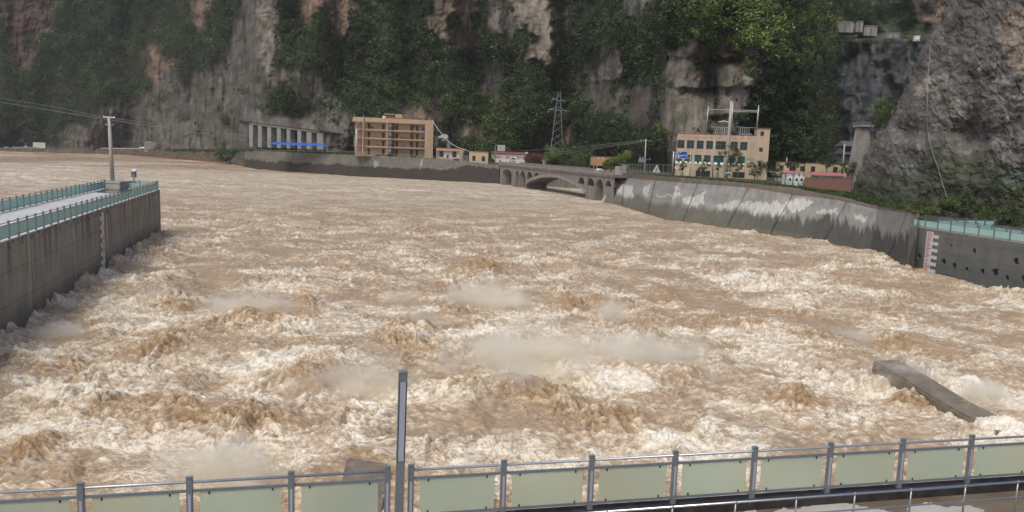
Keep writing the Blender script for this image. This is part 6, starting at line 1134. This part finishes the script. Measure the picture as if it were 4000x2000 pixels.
# ---------------------------------------------------------------- vehicles on the far roads
def wheel(t, x, y, r, w=.22):
    o = MB().tube([(x, y-w/2, r), (x, y+w/2, r)], r, 16).build('wheel', 'rubber', t, True); s = -1 if y < 0 else 1; MB().tube([(x, y+s*w*.5, r), (x, y+s*(w*.5+.02), r)], r*.6, 12).build('rim', 'metal', o)
def loft(prof, ws, name, m, parent, bevel=.0):
    """side profile rings: list of (x, z_bottom, z_top) with half widths"""
    b = MB(); n = len(prof); 
    for (x, z0, z1), w in zip(prof, ws): b.v += [(x, -w, z0), (x, -w*1.0, z0+(z1-z0)*.6), (x, -w*.86, z1), (x, w*.86, z1), (x, w, z0+(z1-z0)*.6), (x, w, z0)]
    for i in range(n-1):
        for j in range(6): k = (j+1) % 6; b.f.append((i*6+j, i*6+k, (i+1)*6+k, (i+1)*6+j))
    b.f.append(tuple(reversed(range(6)))); b.f.append(tuple((n-1)*6+j for j in range(6))); return b.build(name, m, parent, True if bevel else False)
def car(label, p, D, s, rz):
    b = W(*p, D); b[2] = roadz(p[0]); t = thing('car', label, 'car', b, rz); t.scale = (s, s, s)
    loft([(-2.3, .35, .62), (-2.2, .28, .82), (-1.4, .22, .92), (.9, .22, .95), (1.9, .24, 1.02), (2.25, .3, .95), (2.32, .4, .7)], [.72, .84, .9, .9, .88, .8, .7], 'body', 'carw', t)
    loft([(-1.35, .88, .93), (-.6, .9, 1.38), (.0, .9, 1.46), (.9, .93, 1.45), (1.6, .97, 1.22), (2.1, .98, 1.02)], [.78, .72, .72, .72, .72, .7], 'cabin', 'glassdk', t)
    loft([(-.5, 1.38, 1.43), (0, 1.45, 1.5), (.9, 1.44, 1.49), (1.5, 1.24, 1.3)], [.66, .66, .66, .66], 'roof', 'carw', t)
    for x in (-1.45, 1.4):
        for y in (-.82, .82): wheel(t, x, y, .33)
    for y in (-.6, .6): MB().box(-2.31, -2.2, y-.16, y+.16, .62, .74).build('headlight', 'white', t); MB().box(2.28, 2.34, y-.14, y+.14, .72, .84).build('taillight', 'red', t)
roadz = lambda x: float(W(x, pl(BANKX, YT, x), wl(x)[1]+5.5)[2])+.23
dR = lambda px: wl(px)[1]+9.5
car('white car parked on the far bank road by the ruined wall', Z8(1825, 336), float(dR(567)), 1.72, .03)
def van():
    b = W(*Z6(603, 614), 372); t = thing('van', 'white van facing the river in front of the slogan wall', 'van', b, math.radians(-90)+.1)
    t.scale = (1.2, 1.2, 1.15); loft([(2.5, .3, 1.0), (2.35, .28, 1.25), (1.7, .25, 2.1), (1.3, .25, 2.2), (-2.4, .25, 2.2), (-2.5, .4, 2.1)], [.8, .92, .95, .95, .95, .9], 'body', 'carw', t)
    loft([(2.42, 1.25, 1.27), (2.38, 1.27, 1.42), (1.86, 1.3, 2.0)], [.78, .8, .76], 'windscreen', 'glassdk', t)
    MB().box(2.46, 2.53, -.5, .5, .62, .85).build('grille', 'dark', t); MB().box(2.4, 2.56, -.86, .86, .3, .5).build('bumper', 'frame', t)
    for y in (-.7, .7): MB().box(2.44, 2.53, y-.16, y+.16, .82, 1.0).build('headlight', 'white', t)
    for y in (-1.08, 1.08): MB().box(1.9, 2.0, y-.12, y+.12, 1.3, 1.6).build('mirror', 'dark', t)
    for x in (-1.6, 1.6):
        for y in (-.86, .86): wheel(t, x, y, .34)
van()
c_ = W(*Z6(1952, 728), 246); t = thing('car', 'white car roof showing above the bridge parapet by the gatehouse', 'car', c_-np.array([0, 0, 1.0]), .5); loft([(-1.6, .3, .9), (-1.2, .25, 1.0), (1.3, .25, 1.0), (1.7, .35, .9)], [.7, .8, .8, .7], 'body', 'carw', t); loft([(-.9, 1., 1.05), (-.4, 1., 1.45), (.8, 1., 1.45), (1.2, 1., 1.1)], [.7, .65, .65, .7], 'cabin', 'carw', t)
def rider():
    D = float(dR(102)); s = 2.0; b = W(*Z8(330, 316), D); b[2] = roadz(102); t = thing('motorbike', 'motorbike ridden along the far bank road at the far left', 'motorbike', b, .1); t.scale = (s,)*3
    for x in (-.62, .62): o = MB().tube([(x, -.06, .3), (x, .06, .3)], .3, 14).build('wheel', 'rubber', t, True); MB().tube([(x, -.07, .3), (x, .07, .3)], .17, 10).build('rim', 'metal', o)
    m = MB(); m.hexa([(-.5, -.13, .35), (.35, -.13, .35), (.35, .13, .35), (-.5, .13, .35)], [(-.7, -.15, .72), (.35, -.12, .82), (.35, .12, .82), (-.7, .15, .72)]); m.build('frame', 'carw', t, bevel=.04); MB().tube([(.62, 0, .3), (.42, 0, .95)], .04, 6).build('fork', 'metal', t); MB().tube([(.4, -.32, 1.0), (.4, .32, 1.0)], .025, 6).build('handlebar', 'metal', t); MB().box(-.6, .15, -.14, .14, .75, .84).build('seat', 'dark', t, bevel=.03)
    # the rider: one continuous skinned body
    me = bpy.data.meshes.new('person'); V = [(-.1, 0, .88), (-.05, 0, 1.1), (.02, 0, 1.35), (.04, 0, 1.46), (.07, 0, 1.55), (.09, 0, 1.66), (.02, .19, 1.36), (.16, .25, 1.12), (.38, .27, 1.03), (.02, -.19, 1.36), (.16, -.25, 1.12), (.38, -.27, 1.03), (-.08, .1, .88), (.3, .17, .82), (.18, .17, .4), (.3, .17, .36), (-.08, -.1, .88), (.3, -.17, .82), (.18, -.17, .4), (.3, -.17, .36)]
    Ed = [(0, 1), (1, 2), (2, 3), (3, 4), (4, 5), (2, 6), (6, 7), (7, 8), (2, 9), (9, 10), (10, 11), (0, 12), (12, 13), (13, 14), (14, 15), (0, 16), (16, 17), (17, 18), (18, 19)]; R = [.15, .14, .15, .06, .1, .1, .07, .05, .035, .07, .05, .035, .1, .08, .055, .045, .1, .08, .055, .045]
    me.from_pydata(V, Ed, []); o = bpy.data.objects.new('person', me); COL.objects.link(o); md = o.modifiers.new('Skin', 'SKIN'); o.modifiers.new('Subdivision', 'SUBSURF').levels = 1
    for v, r in zip(me.skin_vertices[0].data, R): v.radius = (r, r)
    me.skin_vertices[0].data[0].use_root = True; me.materials.append(M['cloth']); o.location = b; o.rotation_euler = (0, 0, .1); o.scale = (s,)*3; tag(o, 'person in dark clothes with white helmet riding the motorbike', 'person')
    h = MB(); h.ball((.09, 0, 1.66), .14, 12, (1.05, .9, 1), z0=-.3); h.build('helmet', 'white', o, True)
rider()
def roadside():
    D = float(dR(150))-2; f = Facade(Z8(425, 322), D, Z8(558, 326), D); t = fthing('white_hoarding', 'large blank white hoarding beside the far bank road', 'hoarding', f); b = f.loc(Z8(558, 253)); MB().box(0, b[0], 0, .8, 0, b[1]).build('panel', 'whitewall', t); e = .5; m = MB().box(-e*.4, b[0]+e*.4, -.15, .9, b[1]+.002, b[1]+e); m.build('top_edge', 'panelw', t); m = MB().box(-e, -.01, -.1, .9, -1.5, b[1]); m.build('post', 'white', t); MB().box(b[0]+.01, b[0]+e, -.1, .9, -1.5, b[1]).build('post', 'white', t); MB().box(.8, b[0]-.8, -.05, -.001, b[1]-2.2, b[1]-1.6).build('ledge', 'panelw', t)
    D = float(dR(600))+6; f = Facade(Z8(1812, 325), D, Z8(2072, 335), D); t = fthing('ruined_wall', 'broken pale concrete wall against the cliff behind the white car', 'wall', f); q = lambda x, y: f.loc(Z8(x, y)); m = MB(); xs = [1812, 1820, 1860, 1900, 1950, 2000, 2012, 2014, 2068, 2074]; ys = [300, 238, 228, 232, 240, 242, 246, 275, 282, 300]
    for i in range(len(xs)-1): a, c = q(xs[i], ys[i]), q(xs[i+1], ys[i+1]); m.hexa([(a[0], 0, -3), (c[0], 0, -3), (c[0], 1.2, -3), (a[0], 1.2, -3)], [(a[0], 0, a[1]), (c[0], 0, c[1]), (c[0], 1.2, c[1]), (a[0], 1.2, a[1])])
    m.build('concrete', 'grey2', t)
roadside()
# ---------------------------------------------------------------- on the pier
def pier_items():
    b = Pz(*Z8(1662, 822), ZP); t = thing('bin', 'small dark blue bin at the end of the left pier', 'bin', b); s = .43
    m = MB(); m.hexa([(-s*.8, -s*.7, .02), (s*.8, -s*.7, .02), (s*.8, s*.7, .02), (-s*.8, s*.7, .02)], [(-s, -s*.85, .85), (s, -s*.85, .85), (s, s*.85, .85), (-s, s*.85, .85)]); m.build('body', 'bluebin', t, bevel=.03); MB().box(-s*1.08, s*1.08, -s*.93, s*.93, .85, .97).build('lid', 'bluebin', t, bevel=.02)
    b = PA*.72+PB*.28-pdv*.35; D = b[1]; c = W(*Z8(1683, 640), D); d = W(*Z8(1693, 606), D); t = thing('camera_mast', 'thin mast with white dome and grey box behind the end railing', 'mast', (c[0], D, ZP)); h = c[2]-ZP
    MB().tube([(0, 0, -.5), (0, 0, h+.3)], .09, 8).build('mast', 'metal', t); MB().box(-.3, .3, -.22, .22, h-.5, h+.45).build('control_box', 'metal2', t, bevel=.03); MB().box(-.45, .35, -.3, .3, h+.45, h+.55).build('box_roof', 'panelw', t); x = d[0]-c[0]; z = d[2]-ZP
    MB().tube([(0, 0, h+.55), (x, 0, z-.1)], .05, 6).build('bracket', 'metal', t); m = MB(); m.ball((x, 0, z), .45, 14, (1, 1, .75), z0=-.2); m.build('dome', 'white', t, True)
pier_items()
# ---------------------------------------------------------------- damp air of the gorge
HAZE = .00010
hm = bpy.data.materials.new('haze'); hm.use_nodes = True; hn = hm.node_tree; hn.nodes.remove(hn.nodes['Principled BSDF']); hv = hn.nodes.new('ShaderNodeVolumePrincipled'); hv.inputs['Color'].default_value = (.86, .9, .93, 1); hv.inputs['Density'].default_value = HAZE; hv.inputs['Anisotropy'].default_value = .3; hn.links.new(hv.outputs[0], hn.nodes['Material Output'].inputs['Volume'])
o = MB().box(-620, 420, -60, 960, -3.5, 330).build('haze', hm); tag(o, kind='stuff', label='damp hazy air in the gorge')
